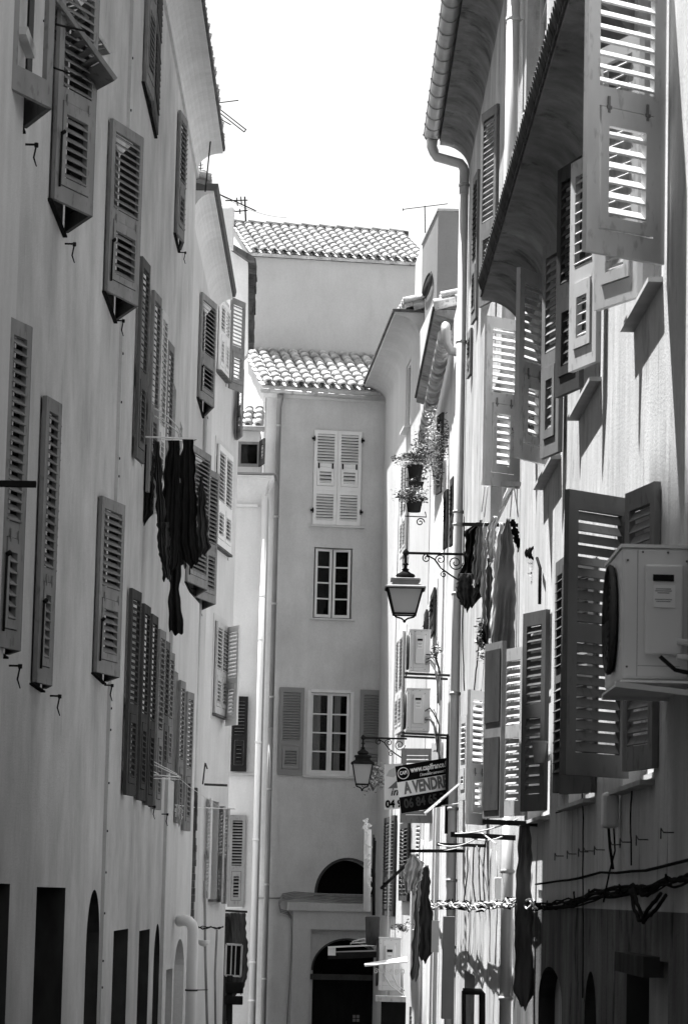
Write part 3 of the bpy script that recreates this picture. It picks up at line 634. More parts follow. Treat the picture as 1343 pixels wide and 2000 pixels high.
# big french window
s0, s1, zb, zt = fwin(603, 689, 1350, 1514); wF1.open(s0, s1, zb, zt, .35); sm = (s0+s1)/2
mb = MB()
for (a, b_, c, d) in ((s0-.02, s0+.05, zb, zt), (s1-.05, s1+.02, zb, zt), (s0+.05, s1-.05, zt-.03, zt+.03), (s0+.05, s1-.05, zb-.02, zb+.03)):
    mb.prism([wF1.pt(a, c, -.12), wF1.pt(a, c, .015), wF1.pt(b_, c, .015), wF1.pt(b_, c, -.12)], (0, 0, d-c))
mb.build('window_frame', 'wood', F1)
casement(s0+.055, sm-.002, 0, zb+.035, zt-.035, 4, off=-.08); casement(s1-.055, sm+.002, 0, zb+.035, zt-.035, 4, off=-.08)
for (a, b_, mt) in ((s0+.12, s0+.27, 'cl_light'), (sm+.10, s1-.22, 'cl_light')):
    mb = MB(); mb.smooth = True; n_ = 24; vs = []
    for i in range(n_+1):
        t_ = i/n_; w_ = math.sin(t_*25)*.02
        for z_ in (zb+.05, zt-.05): vs.append(wF1.pt(a+(b_-a)*t_, z_, -.14+w_))
    for i in range(n_, -1, -1):
        t_ = i/n_; w_ = math.sin(t_*25)*.02
        for z_ in (zb+.05, zt-.05): vs.append(wF1.pt(a+(b_-a)*t_, z_, -.148+w_))
    N_ = 2*(n_+1); mb.add(vs, [(2*i, (2*i+2) % N_, (2*i+3) % N_, 2*i+1) for i in range(n_+1)][:n_]+[(2*i, 2*i+2, 2*i+3, 2*i+1) for i in range(n_+1, 2*n_+1)]); mb.build('curtain', mt, F1)
mb = MB(); mb.prism([wF1.pt(s0-.08, zb-.06, -.02), wF1.pt(s0-.08, zb-.06, .05), wF1.pt(s0-.08, zb-.022, .05), wF1.pt(s0-.08, zb-.022, -.02)], wF1.u*(s1-s0+.16)); mb.build('sill', 'trim', F1)
sa, sb, zb, zt = fwin(546, 594, 1343, 1514)
leaf_mesh(wF1.pt(sa, 0, .04), wF1.pt(sb, 0, .05), zb, zt, F1, 'sh_face', mid=.36, hw=False, pitch=.052)
sa, sb, zb, zt = fwin(703, 752, 1348, 1520)
leaf_mesh(wF1.pt(sa, 0, .05), wF1.pt(sb, 0, .04), zb, zt, F1, 'sh_face', mid=.36, hw=False, pitch=.052)
# lunette
s0, s1, zb, zt = fwin(620, 722, 1680, 1746); s1 = s0+(s1-s0)*1.18
wF1.open(s0, s1, zb, zt, .4, True)
def arch_trim(s0, s1, zb, zt, w, out, mat, h=None, legs=0):
    r = (s1-s0)/2; h = h or (zt-zb); c = (s0+s1)/2; mb = MB(); pts = [(math.cos(t), math.sin(t)) for t in [math.pi*k/24 for k in range(25)]]
    for k in range(24):
        (a, b), (a2, b2) = pts[k], pts[k+1]
        q = [(c+a*r, zb+b*h), (c+a*(r+w), zb+b*(h+w)), (c+a2*(r+w), zb+b2*(h+w)), (c+a2*r, zb+b2*h)]
        mb.prism([wF1.pt(x, z, -.03) for x, z in q], wF1.n*(out+.03))
    return mb.build('arch_moulding', mat, F1)
arch_trim(s0, s1, zb, zt, .05, .025, 'sh_dark')
mb = MB(); mb.prism([wF1.pt(s0-.06, zb-.05, -.02), wF1.pt(s0-.06, zb-.05, .05), wF1.pt(s0-.06, zb-.005, .05), wF1.pt(s0-.06, zb-.005, -.02)], wF1.u*(s1-s0+.2)); mb.build('sill', 'sh_mid', F1)
# portico: wide pale surround, deep arched doorway
pa, pb_, zb, zt = fwin(563, 760, 1765, 1780); PO = .16
mb = MB(); mb.prism([wF1.pt(pa-.03, zb, -.05), wF1.pt(pa-.03, zb, PO+.06), wF1.pt(pa-.03, zt+.0, PO+.08), wF1.pt(pa-.03, zt+.02, -.05)], wF1.u*(pb_-pa)); mb.build('portico_top', 'trim', F1)
_, zt2, _ = wF1.hit(607, 1815, PO); i0 = wF1.hit(607, 1815, PO)[0]; mb = MB()
mb.prism([wF1.pt(pa+.09, -1, -.02), wF1.pt(i0, -1, -.02), wF1.pt(i0, -1, PO), wF1.pt(pa+.09, -1, PO)], (0, 0, zt2+1))
mb.build('pillar', 'pale', F1); mb = MB(); mb.prism([wF1.pt(pa+.09, zt2+.001, -.02), wF1.pt(pb_, zt2+.001, -.02), wF1.pt(pb_, zt2+.001, PO+.001), wF1.pt(pa+.09, zt2+.001, PO+.001)], (0, 0, zb-zt2-.003)); mb.build('architrave', 'pale', F1)
s0, s1, zb2, zt3 = fwin(612, 745, 1836, 1896)
wF1.open(s0, s1, 0, zt3, .5, zt3-zb2)
arch_trim(s0, s1, zb2, zt3, .035, .03, 'sh_dark')
mb = MB(); zl = zat(660, 1905, 60); mb.prism([wF1.pt(s0-.05, zl-.09, -.1), wF1.pt(s0-.05, zl-.09, .06), wF1.pt(s0-.05, zl+.02, .09), wF1.pt(s0-.05, zl+.02, -.1)], wF1.u*(s1-s0+.05)); mb.build('door_lintel', 'sh_dark', F1)
mb = MB(); mb.prism([wF1.pt(s0+.05, .2, -.3), wF1.pt(s1, .2, -.3), wF1.pt(s1, zl-.09, -.3), wF1.pt(s0+.05, zl-.09, -.3)], wF1.n*.05)
dr = mb.build('door', 'door', F1)
mb = MB()
for (x0, x1) in ((s0+.1, s0+.5), (s0+.56, s0+.95)): mb.prism([wF1.pt(x0, .5, -.25), wF1.pt(x1, .5, -.25), wF1.pt(x1, zl-.2, -.25), wF1.pt(x0, zl-.2, -.25)], wF1.n*.02)
mb.build('door_panel', 'door', dr)
mb = MB(); c = wF1.hit(699, 1990)[0]; zc = zat(699, 1990, 60)
for i in (0, 1):
    for j in (0, 1): mb.prism([wF1.pt(c-.07+i*.075, zc-.07+j*.075, -.22), wF1.pt(c-.01+i*.075, zc-.07+j*.075, -.22), wF1.pt(c-.01+i*.075, zc-.01+j*.075, -.22), wF1.pt(c-.07+i*.075, zc-.01+j*.075, -.22)], wF1.n*.01)
mb.build('notice', 'sh_grey', dr)
# eave: white board, gutter, brackets, downpipe
ze = zat(520, 757, 59.7)
mb = MB(); mb.prism([wF1.pt(-.06, 14.17, -.02), wF1.pt(-.06, 14.17, .06), wF1.pt(-.06, 14.30, .18), wF1.pt(-.06, 14.30, -.02)], wF1.u*3.7); mb.build('eave_moulding', 'trim', F1)
mb = MB(); mb.prism([wF1.pt(-.12, 14.30, .0), wF1.pt(-.12, 14.30, .20), wF1.pt(-.12, ze+.02, .20), wF1.pt(-.12, ze+.02, 0)], wF1.u*3.8); mb.build('fascia', 'sh_light', F1)
def half_gutter(bld, a, b, r, mat='zinc', step=.9, th=.006, n=None, rim=True, flat=False):
    """open half round gutter between points a and b with brackets"""
    a, b = V(a), V(b); u = (b-a).normalized(); h = V((u.y, -u.x, 0)).normalized(); up = V((0, 0, 1)); mb = MB(); mb.smooth = True; k = 12
    pr_ = [(math.cos(math.pi+math.pi*i/k), math.sin(math.pi+math.pi*i/k)) for i in range(k+1)]; vs = []
    for c in (a, b):
        for (x, y) in pr_: vs.append(c+h*x*r+up*y*r)
        for (x, y) in pr_: vs.append(c+h*x*(r-th)+up*y*(r-th))
    K = k+1; fs = []
    for i in range(k): fs += [(i, i+1, 2*K+i+1, 2*K+i), (K+i+1, K+i, 3*K+i, 3*K+i+1), (i, K+i, K+i+1, i+1), (2*K+i, 2*K+i+1, 3*K+i+1, 3*K+i)]
    fs += [(0, 2*K, 3*K, K), (k, K+k, 3*K+k, 2*K+k)]; mb.add(vs, fs); mb.smooth = False
    if rim: mb.tube([a+h*r, b+h*r], .010, 6); mb.tube([a-h*r, b-h*r], .010, 6)
    o = mb.build('gutter', mat, bld); L_ = (b-a).length; t = .15
    while t < L_:
        c = a+u*t; rb = MB(); pts = [c+h*x*(r+.006)+up*y*(r+.006) for (x, y) in pr_]
        for i in range(k): rb.bar(pts[i], pts[i+1], .030, .008)
        rb.build('gutter_bracket', mat, o); t += step
    return o
half_gutter(F1, wF1.pt(-.16, 14.29, .27), wF1.pt(3.5, 14.20, .27), .07, step=.48)
tp = wF1.hit(545, 800, .12)[0]; a = wF1.pt(tp, 14.2, .27); b_ = wF1.pt(tp, 13.95, .12)
mb = MB(); mb.tube([a, wF1.pt(tp, 14.10, .24), b_, wF1.pt(tp, 7.5, .12)], [.07, .06, .05, .05], 14); o = mb.build('downpipe', 'pipe_d', F1)
mb = MB(); mb.tube([wF1.pt(tp, 7.5, .12), wF1.pt(tp, 0, .12)], .052, 14); mb.build('lower_pipe', 'pipe_d', o)
for y in (832, 1010, 1180, 1362, 1542, 1728, 1912):
    z_ = zat(540, y, 59.7); rb = MB(); rb.tube([wF1.pt(tp, z_-.02, .12), wF1.pt(tp, z_+.02, .12)], .062, 14); rb.bar(wF1.pt(tp, z_, .12), wF1.pt(tp, z_, -.02), .015); rb.build('pipe_clip', 'zinc', o)
# roofs
mb = MB(); up1 = fb*2.6+V((0, 0, 15.62-ze)); tiles(mb, wF1.pt(-.10, ze+.04, .22), wF1.pt(3.4, ze+.04, .22), fb*2.72+V((0, 0, 1.16)), 3.02, .213, .40, .092); mb.build('roof', 'tile', F1)
F2 = G['F2']
mb = MB(); zf = 17.70; tiles(mb, wF2.pt(-.05, zf, .16), wF2.pt(3.80, zf, .16), fb*3.1+V((0, 0, 1.26)), 3.35, .205, .40, .088)
mb.build('roof', 'tile', F2)
mb = MB(); mb.smooth = True
rp = wF2.pt(-.1, 0, -3.0)
for i in range(10):
    a = wF2.pt(-.12+i*.4, zf+1.30, -2.98); b_ = wF2.pt(.30+i*.4, zf+1.275, -2.98)
    mb.tube([a, b_], [.10, .085], 12)
mb.build('ridge_tiles', 'tile_d', F2)
# side wall faces of the two blocks, bright
mb = MB(); zz = 14.2
def sidewall(bld, w, z0, prof, mat):
    mb = MB(); pts = [w.pt(-.012, z, -d) for d, z in prof]; mb.prism(pts, w.u*(-.05)); mb.build('gable_wall', mat, bld)
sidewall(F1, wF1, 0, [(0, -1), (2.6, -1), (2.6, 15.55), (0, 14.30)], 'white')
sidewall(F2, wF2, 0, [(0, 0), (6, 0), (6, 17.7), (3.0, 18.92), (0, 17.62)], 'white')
mb = MB(); mb.add([wF2.pt(-.06, 17.62, 0), wF2.pt(-.06, 18.93, -3), wF2.pt(-.06, 17.62, -6), wF2.pt(3.72, 17.62, 0), wF2.pt(3.72, 18.93, -3), wF2.pt(3.72, 17.62, -6)], [(0, 1, 2), (5, 4, 3), (1, 4, 5, 2)]); mb.build('roof_gable', 'white', F2)
# pipes and cables beside the portico
cb = MB()
for k in range(5):
    o_ = .03+k*.02; pts = [wF1.hit(x, y+k*3-6, o_)[2]+V((0, random.uniform(-.02, 0), 0)) for x, y in [(712, 1756), (668, 1756), (640, 1752), (600, 1750), (575, 1748), (552, 1752), (545, 1768), (548, 1782), (562, 1786), (569, 1796), (570, 1830), (567, 1900), (560, 2010)][:13 if k < 3 else 6]]
    cb.tube(pts, .012, 6)
tag(cb.build('cable_bundle', 'cable2'), 'grey cable bundle looping around the top corner of the pale portico', 'cable')
mb = MB(); mb.tube([wF1.hit(497, 1754, .02)[2], wF1.hit(555, 1754, .02)[2]], .014, 6); mb.build('cable_duct', 'cable2', F1)
# ================================================================= RIGHT HOUSE 4 (far)
R4 = G['R4']; R3 = G['R3']; R2 = G['R2']; R1 = G['R1']
def s_at(w, D):
    return (D-w.p0.y)/w.u.y
a = s_at(wR4, 52.2)
cove(R4, wR4, a, wR4.L, 14.12, .42, .33, 'right4', .06)
mb = MB(); mb.prism([wR4.pt(a-.03, 14.505, -.1), wR4.pt(a-.03, 14.505, .47), wR4.pt(a-.03, 14.55, .47), wR4.pt(a-.03, 14.55, -.1)], wR4.u*(wR4.L-a)); mb.build('eave_board', 'tile_d', R4)
mb = MB(); tiles(mb, wR4.pt(a, 14.68, .26), wR4.pt(wR4.L, 14.68, .26), -wR4.n+V((0, 0, .32)), 2.8, .22, .42); mb.build('roof', 'tile', R4)
mb = MB()
for k in range(4): mb.tube([wR4.pt(a-.02, 14.60+k*.07, .1-k*.3), wR4.pt(a-.02, 14.68+k*.07, -.25-k*.3)], [.07, .06], 8)
mb.build('verge_tiles', 'tile', R4)
open_at(wR4, 801, 792, 700, 828, R4, .14, cols=1, rows=1, frame='trim', inset=.05)
s0 = wR4.hit(801, 830)[0]; sill(R4, wR4, s0, s0+.9, wR4.hit(801, 830)[1], .12, mat='trim')
for (x0, x1, yt, yb, mt) in ((797, 786, 885, 1078, 'sh_light'), (789, 776, 1232, 1428, 'sh_light')):
    o = closed_pair(R4, wR4, x0, x1, yt, yb, mt, mid=.42, hw=False); surround(R4, wR4, *o)
for (x0, x1, yt, yb, mt) in ((772, 752, 1592, 1790, 'sh_dark'), (800, 784, 1605, 1760, 'sh_dark')):
    o = closed_pair(R4, wR4, x0, x1, yt, yb, mt, mid=.42, hw=False)
mb = MB(); q0, _, p = wR4.hit(772, 1500); mb.tube([wR4.pt(q0, 12, .06), wR4.pt(q0, 1, .06)], .03, 8); mb.build('downpipe', 'pipe_w', R4)
# roof top block (penthouse) behind
pb = thing('roof_block', 'plain square rooftop block beside the tall house on the right, with an oval vent grille', 'roof block', (2, 51, 12))
zt_ = zat(875, 412, 50); mb = MB()
mb.prism([(1.49, 50, 11.5), (2.8, 50, 11.5), (2.8, 53.2, 11.5), (1.30, 52.7, 11.5)], (0, 0, zt_-11.5)); mb.build('block_wall', 'block', pb)
mb = MB(); mb.prism([(1.47, 49.97, zt_), (2.83, 49.97, zt_), (2.83, 53.25, zt_), (1.27, 52.75, zt_)], (0, 0, .035)); mb.build('coping', 'stone', pb)
z2 = zat(828, 480, 53); mb = MB(); mb.prism([(1.30, 52.75, 11.5), (1.6, 52.75, 11.5), (1.6, 54.5, 11.5), (1.22, 54.5, 11.5)], (0, 0, z2-11.5)); mb.build('low_wall', 'right4', pb)
mb = MB(); gd = V((1.30-1.49, 2.7, 0)).normalized(); gn = V((-gd.y, gd.x, 0)); c = V((1.38, 51.3, zat(840, 558, 51.3))); ring = [c+gn*.02+gd*math.cos(t)*.75+V((0, 0, 1))*(math.sin(t)*.16) for t in [2*math.pi*k/20 for k in range(21)]]
mb.tube(ring, .02, 6)
for k in range(-6, 7): mb.tube([c+gn*.02+gd*k*.11+V((0, 0, -.12)), c+gn*.02+gd*k*.11+V((0, 0, .12))], .008, 5)
mb.build('vent_grille', 'rust', pb)
# ================================================================= RIGHT HOUSE 3
a0, a1 = s_at(wR3, 41.6), s_at(wR3, 49.25)
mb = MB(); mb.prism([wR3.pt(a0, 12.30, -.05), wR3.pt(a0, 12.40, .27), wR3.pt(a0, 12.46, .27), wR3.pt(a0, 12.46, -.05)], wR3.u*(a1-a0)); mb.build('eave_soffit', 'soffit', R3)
mb = MB(); mb.prism([wR3.pt(a0-.02, 12.465, -.1), wR3.pt(a0-.02, 12.465, .30), wR3.pt(a0-.02, 12.50, .30), wR3.pt(a0-.02, 12.50, -.1)], wR3.u*(a1-a0)); mb.build('eave_board', 'tile_d', R3); mb = MB(); tiles(mb, wR3.pt(a0, 12.63, .16), wR3.pt(a1, 12.63, .16), -wR3.n+V((0, 0, .32)), 2.4, .22, .42); mb.build('roof', 'tile', R3)
mb = MB()
for k in range(3): mb.tube([wR3.pt(a0-.03, 12.52+k*.09, .28-k*.3), wR3.pt(a0-.03, 12.60+k*.09, -.06-k*.3)], [.085, .07], 10)
mb.build('verge_tiles', 'tile', R3)
g0_, g1_ = s_at(wR3, 40.1), s_at(wR3, 48.3); mb = MB(); n_ = 14
for i in range(n_):
    c0, c1 = wR3.pt(g0_+(g1_-g0_)*i/n_, 11.80-.012*i, .17), wR3.pt(g0_+(g1_-g0_)*(i+1.12)/n_, 11.80-.012*i, .17); mb.tube([c0, c1], [.108, .088], 16)
mb.build('clay_gutter', 'tile', R3)
mb = MB(); e0 = wR3.pt(g0_-.02, 11.80, .17); mb.tube([e0+V((0, .12, .14)), e0+V((0, -.02, .13)), e0+V((0, -.06, .05)), e0+V((.02, -.06, -.12)), e0+V((.08, -.05, -.22)), e0+V((.25, -.05, -.25))], .062, 14); mb.build('gutter_elbow', 'zinc', R3)
mb = MB(); 
for (x, yt, yb, xf, mt) in ((884, 1062, 930, 878, 'sh_dark'), (872, 1068, 955, 866, 'sh_dark')): leaf(R3, wR3, x, yt, yb, xf, .4, True, mt, hw=False, off=.02)
for (x0, x1, yt, yb) in ((853, 846, 1147, 1232), (838, 834, 1190, 1228)):
    o = closed_pair(R3, wR3, x0, x1, yt, yb, 'sh_dark', mid=.42, hw=False); surround(R3, wR3, *o)
open_at(wR3, 866, 850, 805, 965, R3); open_at(wR3, 846, 838, 1590, 1640, R3)
leaf(R3, wR3, 862, 960, 805, 852, .4, True, 'sh_dark', hw=False, off=.02)
leaf(R3, wR3, 843, 1608, 1462, 781, .5, True, 'sh_mid', off=.03, hw=False)
leaf(R3, wR3, 862, 1484, 1450, 844, .4, True, 'sh_light', off=.02, hw=False, panels=1)
leaf(R3, wR3, 822, 1690, 1600, 811, .4, True, 'sh_light', off=.02, hw=False, panels=1)
leaf(R3, wR3, 812, 2010, 1968, 800, .4, True, 'sh_dark', off=.02, hw=False, panels=1)
for (x, y0, y1, r, mt) in ((868, 900, 2000, .03, 'pipe_w'), (853, 1290, 2000, .018, 'pipe'), (824, 1640, 2000, .02, 'pipe')):
    q0, z_, p = wR3.hit(x, y0, .05); mb = MB(); mb.tube([wR3.pt(q0, z_, .05), wR3.pt(q0, 1, .05)], r, 8); mb.build('downpipe', mt, R3)
# ================================================================= RIGHT HOUSE 2
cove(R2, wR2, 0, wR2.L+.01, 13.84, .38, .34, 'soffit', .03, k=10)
mb = MB(); mb.prism([wR2.pt(0, 14.24, -.1), wR2.pt(0, 14.24, .40), wR2.pt(0, 14.27, .40), wR2.pt(0, 14.27, -.1)], wR2.u*(wR2.L+.02)); mb.build('eave_board', 'tile_d', R2)
mb = MB(); tiles(mb, wR2.pt(0, 14.36, .41), wR2.pt(wR2.L, 14.36, .41), -wR2.n+V((0, 0, .34)), 2.6, .22, .42); mb.build('roof', 'tile', R2)
half_gutter(R2, wR2.pt(0, 14.33, .50), wR2.pt(wR2.L+.02, 14.33, .50), .105, 'zinc', step=.55)
e0 = wR2.pt(wR2.L-.05, 14.24, .50); q = at(906, 350, 38.8); mb = MB(); q1 = V((q.x, q.y, q.z+.12))
mb.tube([e0, e0+V((0, 0, -.10)), e0+V((.03, -.01, -.18)), e0+V((.06, -.02, -.24)), q1+V((-.05, 0, .09)), q1+V((-.015, 0, .04)), q1, V((q.x, q.y, q.z-.2))], [.075, .07, .068, .065, .065, .065, .065, .062], 16)
mb.tube([V((q.x, q.y, q.z-.2)), V((q.x-.0, q.y, .5))], .060, 16)
dp = mb.build('downpipe', 'pipe', R2)
for y in (362, 668, 1000, 1025, 1160, 1355, 1580, 1720, 1850):
    z_ = zat(895, y, 38.8); rb = MB(); rb.tube([V((q.x, q.y, z_-.02)), V((q.x, q.y, z_+.02))], .072, 14); rb.bar(V((q.x, q.y, z_)), V((q.x+.25, q.y+.1, z_)), .02); rb.build('pipe_clip', 'zinc', dp)
o, q = pipe(R2, wR2, 1003, -60, 900, .062, .10, 'pipe_w', 2.3)
o, q = pipe(R2, wR2, 992, 1590, 2010, .052, .12, 'zinc', 1.1)
leaf(R2, wR2, 966, 585, 202, 936, .5, True, 'sh_mid', off=.02, hw=False, mid=.4, tilt=64, wr=.43)
leaf(R2, wR2, 930, 620, 330, 921, .5, True, 'sh_mid', off=.02, hw=False, mid=.4)
leaf(R2, wR2, 919, 730, 640, 913, .4, True, 'sh_mid', off=.02, hw=False, mid=.4)
open_at(wR2, 1068, 1030, -200, 100, R2, .3); open_at(wR2, 962, 942, 215, 575, R2, .3)
open_at(wR2, 1005, 960, 640, 950, R2, .3)
open_at(wR2, 905+35, 915, 1365, 1590, R2, .3)
op = open_at(wR2, 925, 905, 1905, 2100, None, .3, False, False); doorleaf(R2, wR2, op, .2, 'sh_light')
leaf(R2, wR2, 1012, 955, 628, 943, .42, False, 'sh_r', off=.02, mid=.52, tilt=42, wr=.42)
leaf(R2, wR2, 945, 1612, 1352, 911, .42, False, 'sh_white', off=.02, mid=.42, tilt=42, wr=.42)
leaf(R2, wR2, 911, 1562, 1395, 898, .4, True, 'sh_light', off=.02, hw=False)
# ================================================================= RIGHT HOUSE 1
e0, e1 = s_at(wR1, 16.2), wR1.L
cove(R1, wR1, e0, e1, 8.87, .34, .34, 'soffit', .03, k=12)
mb = MB(); z_ = 9.31
for i in range(int((e1-e0)/.115)):
    a = e0+i*.115; mb.smooth = True; mb.tube([wR1.pt(a, z_, .39), wR1.pt(a, z_+.10, .05)], [.055, .05], 8)
mb.smooth = False
mb.prism([wR1.pt(e0, 9.24, -.1), wR1.pt(e0, 9.24, .37), wR1.pt(e0, 9.28, .37), wR1.pt(e0, 9.37, -.1)], wR1.u*(e1-e0)); mb.build('eave_tiles', 'tile_d', R1)
mb = MB(); tiles(mb, wR1.pt(e0, 9.47, .30), wR1.pt(e1, 9.47, .30), -wR1.n+V((0, 0, .34)), .9, .22, .42); mb.build('roof', 'tile', R1)
# windows
def rwin(x0, x1, y0, y1, sl=True, D=None, **k):
    """x0 = near jamb in view (larger x), x1 = far jamb"""
    s0, zb, p = wR1.hit(x0, y1); s1 = wR1.hit(x1, y1-5)[0]; zt = zat(x0, y0, p.y); window(R1, wR1, s0, s1, zb, zt, .25, cols=2, rows=3, frame='wood_g', inset=.12, **k)
    if sl: sill(R1, wR1, s0, s1, zb-.01, .075, .03, 'stone')
    return s0, s1, zb, zt
rwin(1291, 1240, -150, 540); rwin(1172, 1132, 290, 735); rwin(1094, 1062, 460, 888); rwin(1275, 1215, 960, 1518); rwin(1160, 1110, 1085, 1555, True); rwin(1072, 1030, 1195, 1590)
leaf(R1, wR1, 1292, 518, -150, 1139, .5, False, 'sh_r', mid=.45, pitch=.068, off=.02, tilt=42, wr=.42)
leaf(R1, wR1, 1248, 580, 60, 1164, .45, True, 'sh_light', mid=.3, off=.02, hw=False, tilt=42, wr=.42)
leaf(R1, wR1, 1167, 706, 290, 1114, .42, True, 'sh_light', mid=.45, off=.05, hw=False, tilt=42, wr=.42)
leaf(R1, wR1, 1134, 757, 303, 1087, .45, True, 'sh_dark', mid=.45, off=.02, hw=False, tilt=64, wr=.43)
leaf(R1, wR1, 1061, 908, 542, 1006, .42, False, 'sh_light', mid=.48, off=.02, tilt=42, wr=.42)
leaf(R1, wR1, 1093, 882, 460, 1058, .40, True, 'sh_mid', mid=.45, off=.04, hw=False, tilt=64, wr=.43)
leaf(R1, wR1, 1222, 1521, 975, 1099, .50, False, 'sh_rd', mid=.50, pitch=.056, off=.02, flap=False, tilt=64, wr=.43)
leaf(R1, wR1, 1278, 1500, 940, 1220, .50, True, 'sh_mid', mid=.50, pitch=.056, off=.02, flap=False, tilt=64, wr=.43)
leaf(R1, wR1, 1158, 1548, 1090, 1096, .45, True, 'sh_rd', mid=.5, off=.02, hw=False, flap=False, tilt=64, wr=.43)
leaf(R1, wR1, 1102, 1545, 1085, 1083, .45, True, 'sh_rd', mid=.5, off=.02, hw=False, flap=False)
leaf(R1, wR1, 1064, 1583, 1190, 1019, .42, True, 'sh_rd', mid=.5, off=.02, hw=False, flap=False, tilt=64, wr=.43)
leaf(R1, wR1, 1022, 1593, 1262, 980, .42, True, 'sh_light', mid=.5, off=.02, hw=False, flap=False, tilt=64, wr=.43)
P_ = at(979, 1597, 23.6); Q_ = at(945, 1600, 24.0); mb = MB(); m_, L_ = frame_of(V((P_.x, P_.y, 0)), V((Q_.x, Q_.y, 0))); zt_ = zat(960, 1255, 23.8)
mb.box((L_/2, 0, (P_.z+zt_)/2), (L_/2, .018, (zt_-P_.z)/2), m_); o = mb.build('shutter', 'sh_mid', R1); o['label'] = 'closed board shutter leaf in shade'
mb = MB()
for k in (0, 1): h_ = (zt_-P_.z)/2; mb.box((L_/2, .02, P_.z+h_*(k+.5)), (L_/2-.03, .006, h_/2-.06), m_)
mb.build('panel', 'sh_dark', o)
# dark ground floor openings and old door
for (x0, x1, y0, ar) in ((1303, 1222, 1880, False), (1163, 1140, 1900, .3), (1096, 1050, 1895, .25)):
    op = open_at(wR1, x0, x1, y0, 2100, None, .3, ar, False, True); doorleaf(R1, wR1, op, .26)
mb = MB(); a, z_, p = wR1.hit(1285, 1889); mb.bar(wR1.pt(a-.05, z_, .03), wR1.pt(a+1.3, z_, .03), .10, .10); mb.build('door_lintel', 'rust', R1)

wR1.split = 4.16  # wall colour below is grime plus shade painted in
# ================================================================= THINGS ON THE WALLS
# ---- air conditioners
def ac(name, label, x0, x1, y0, y1, D, depth, fanface=True, shelf=None, group=None, wallw=None, tall=.8):
    """outdoor unit whose narrow side faces down the street; px outline of that side face at distance D; length runs up the street"""
    a, b = at(x0, y1, D), at(x1, y1, D); zt = zat((x0+x1)/2, y0, D); zb = a.z; t = thing(name, label, 'air conditioner', V(((a.x+b.x)/2, D+depth/2, zb)), group)
    cx, hx, cz, hz = (a.x+b.x)/2, (b.x-a.x)/2, (zt+zb)/2, (zt-zb)/2
    mb = MB(); mb.box((cx, D+depth/2, cz), (hx, depth/2, hz)); body = mb.build('casing', 'acbox', t, bevel=min(.015, hx*.08))
    mb = MB(); mb.box((cx, D+depth/2, zt+.006), (hx+.006, depth/2+.006, .008)); mb.build('lid', 'acbox', t)
    mb = MB(); mb.box((cx, D-.012, cz+hz*.05), (hx*.45, .018, hz*.68)); o = mb.build('service_cover', 'acbox', t, bevel=.008)
    mb = MB(); mb.box((cx, D-.034, cz+hz*.25), (hx*.26, .002, hz*.17)); mb.build('label_plate', 'aclabel', o)
    if hx > .1:
        mb = MB()
        for k, (w_, z_) in enumerate(((.18, .36), (.20, .33), (.14, .30), (.2, .20), (.17, .17))): mb.box((cx-hx*.02, D-.0365, cz+hz*z_), (hx*w_, .0005, hz*.006))
        mb.build('label_lines', 'sh_grey', o)
        for (sx, sz) in ((-.86, .8), (-.86, -.82), (.55, .8), (-.5, .93), (.1, .93), (.5, -.9)):
            mb = MB(); mb.box((cx+hx*sx, D-.002, cz+hz*sz), (.004, .003, .004)); mb.build('screw', 'rust', t)
        mb = MB(); mb.box((cx-hx*.62, D-.0005, cz), (.0012, .001, hz*.96)); mb.box((cx-hx*.1, D-.0005, cz-hz*.80), (hx*.5, .001, .0012)); mb.build('seam', 'sh_mid', t)
    mb = MB(); mb.box((cx-hx*.02, D-.033, cz+hz*.53), (hx*.25, .002, hz*.05)); mb.build('handle_recess', 'acdark', o)
    # fan grille on the street face
    fc = V((cx-hx, D+depth*.45, cz)); mb = MB(); R = hz*.82
    mb.lathe(V((0, 0, 0)), [(R, 0), (R, .012), (R*.96, .012), (R*.96, 0)], 32)
    rot = Matrix.Rotation(math.radians(-90), 4, 'Y')
    ring = MB()
    for rr in (R, R*.86, R*.72, R*.58, R*.44, R*.3, R*.15): ring.tube([fc+V((-.022, math.cos(k*math.pi/14)*rr, math.sin(k*math.pi/14)*rr)) for k in range(29)], .005 if rr < R else .014, 5)
    for k in range(8): aa = k*math.pi/4; ring.tube([fc+V((-.022, math.cos(aa)*R*.15, math.sin(aa)*R*.15)), fc+V((-.022, math.cos(aa)*R, math.sin(aa)*R))], .004, 4)
    ring.build('fan_grille', 'sh_dark', t)
    mb = MB(); pts = [fc+V((-.004, math.cos(k*math.pi/14)*R, math.sin(k*math.pi/14)*R)) for k in range(28)]; mb.prism(pts, (-.004, 0, 0)); mb.build('fan_opening', 'acdark', t)
    return t, (cx, hx, zb, zt)
t, q = ac('air_conditioner', 'large pale air conditioner close to the camera, cut by the right edge', 1211, 1375, 1070, 1325, 13.6, .82)
cx, hx, zb, zt = q
mb = MB(); mb.tube([(cx+hx*.3, 13.55, zb+.17), (1.7, 13.55, zb+.16)], .014, 8); mb.build('pipe', 'wire', t)
mb = MB(); mb.tube([(cx+hx*.3, 13.55, zb+.10), (1.7, 13.55, zb+.09)], .014, 8); mb.build('pipe', 'wire', t)
mb = MB(); mb.tube([(cx-.02, 13.54, zb+.10), (cx+.05, 13.54, zb+.04), (cx+.15, 13.54, zb+.02), (1.7, 13.54, zb-.03)], .01, 8); mb.build('hose', 'cable', t)
sh = thing('wall_bracket', 'pale steel shelf bracket carrying the large air conditioner at the right edge', 'bracket', (1.5, 14, zb-.03))
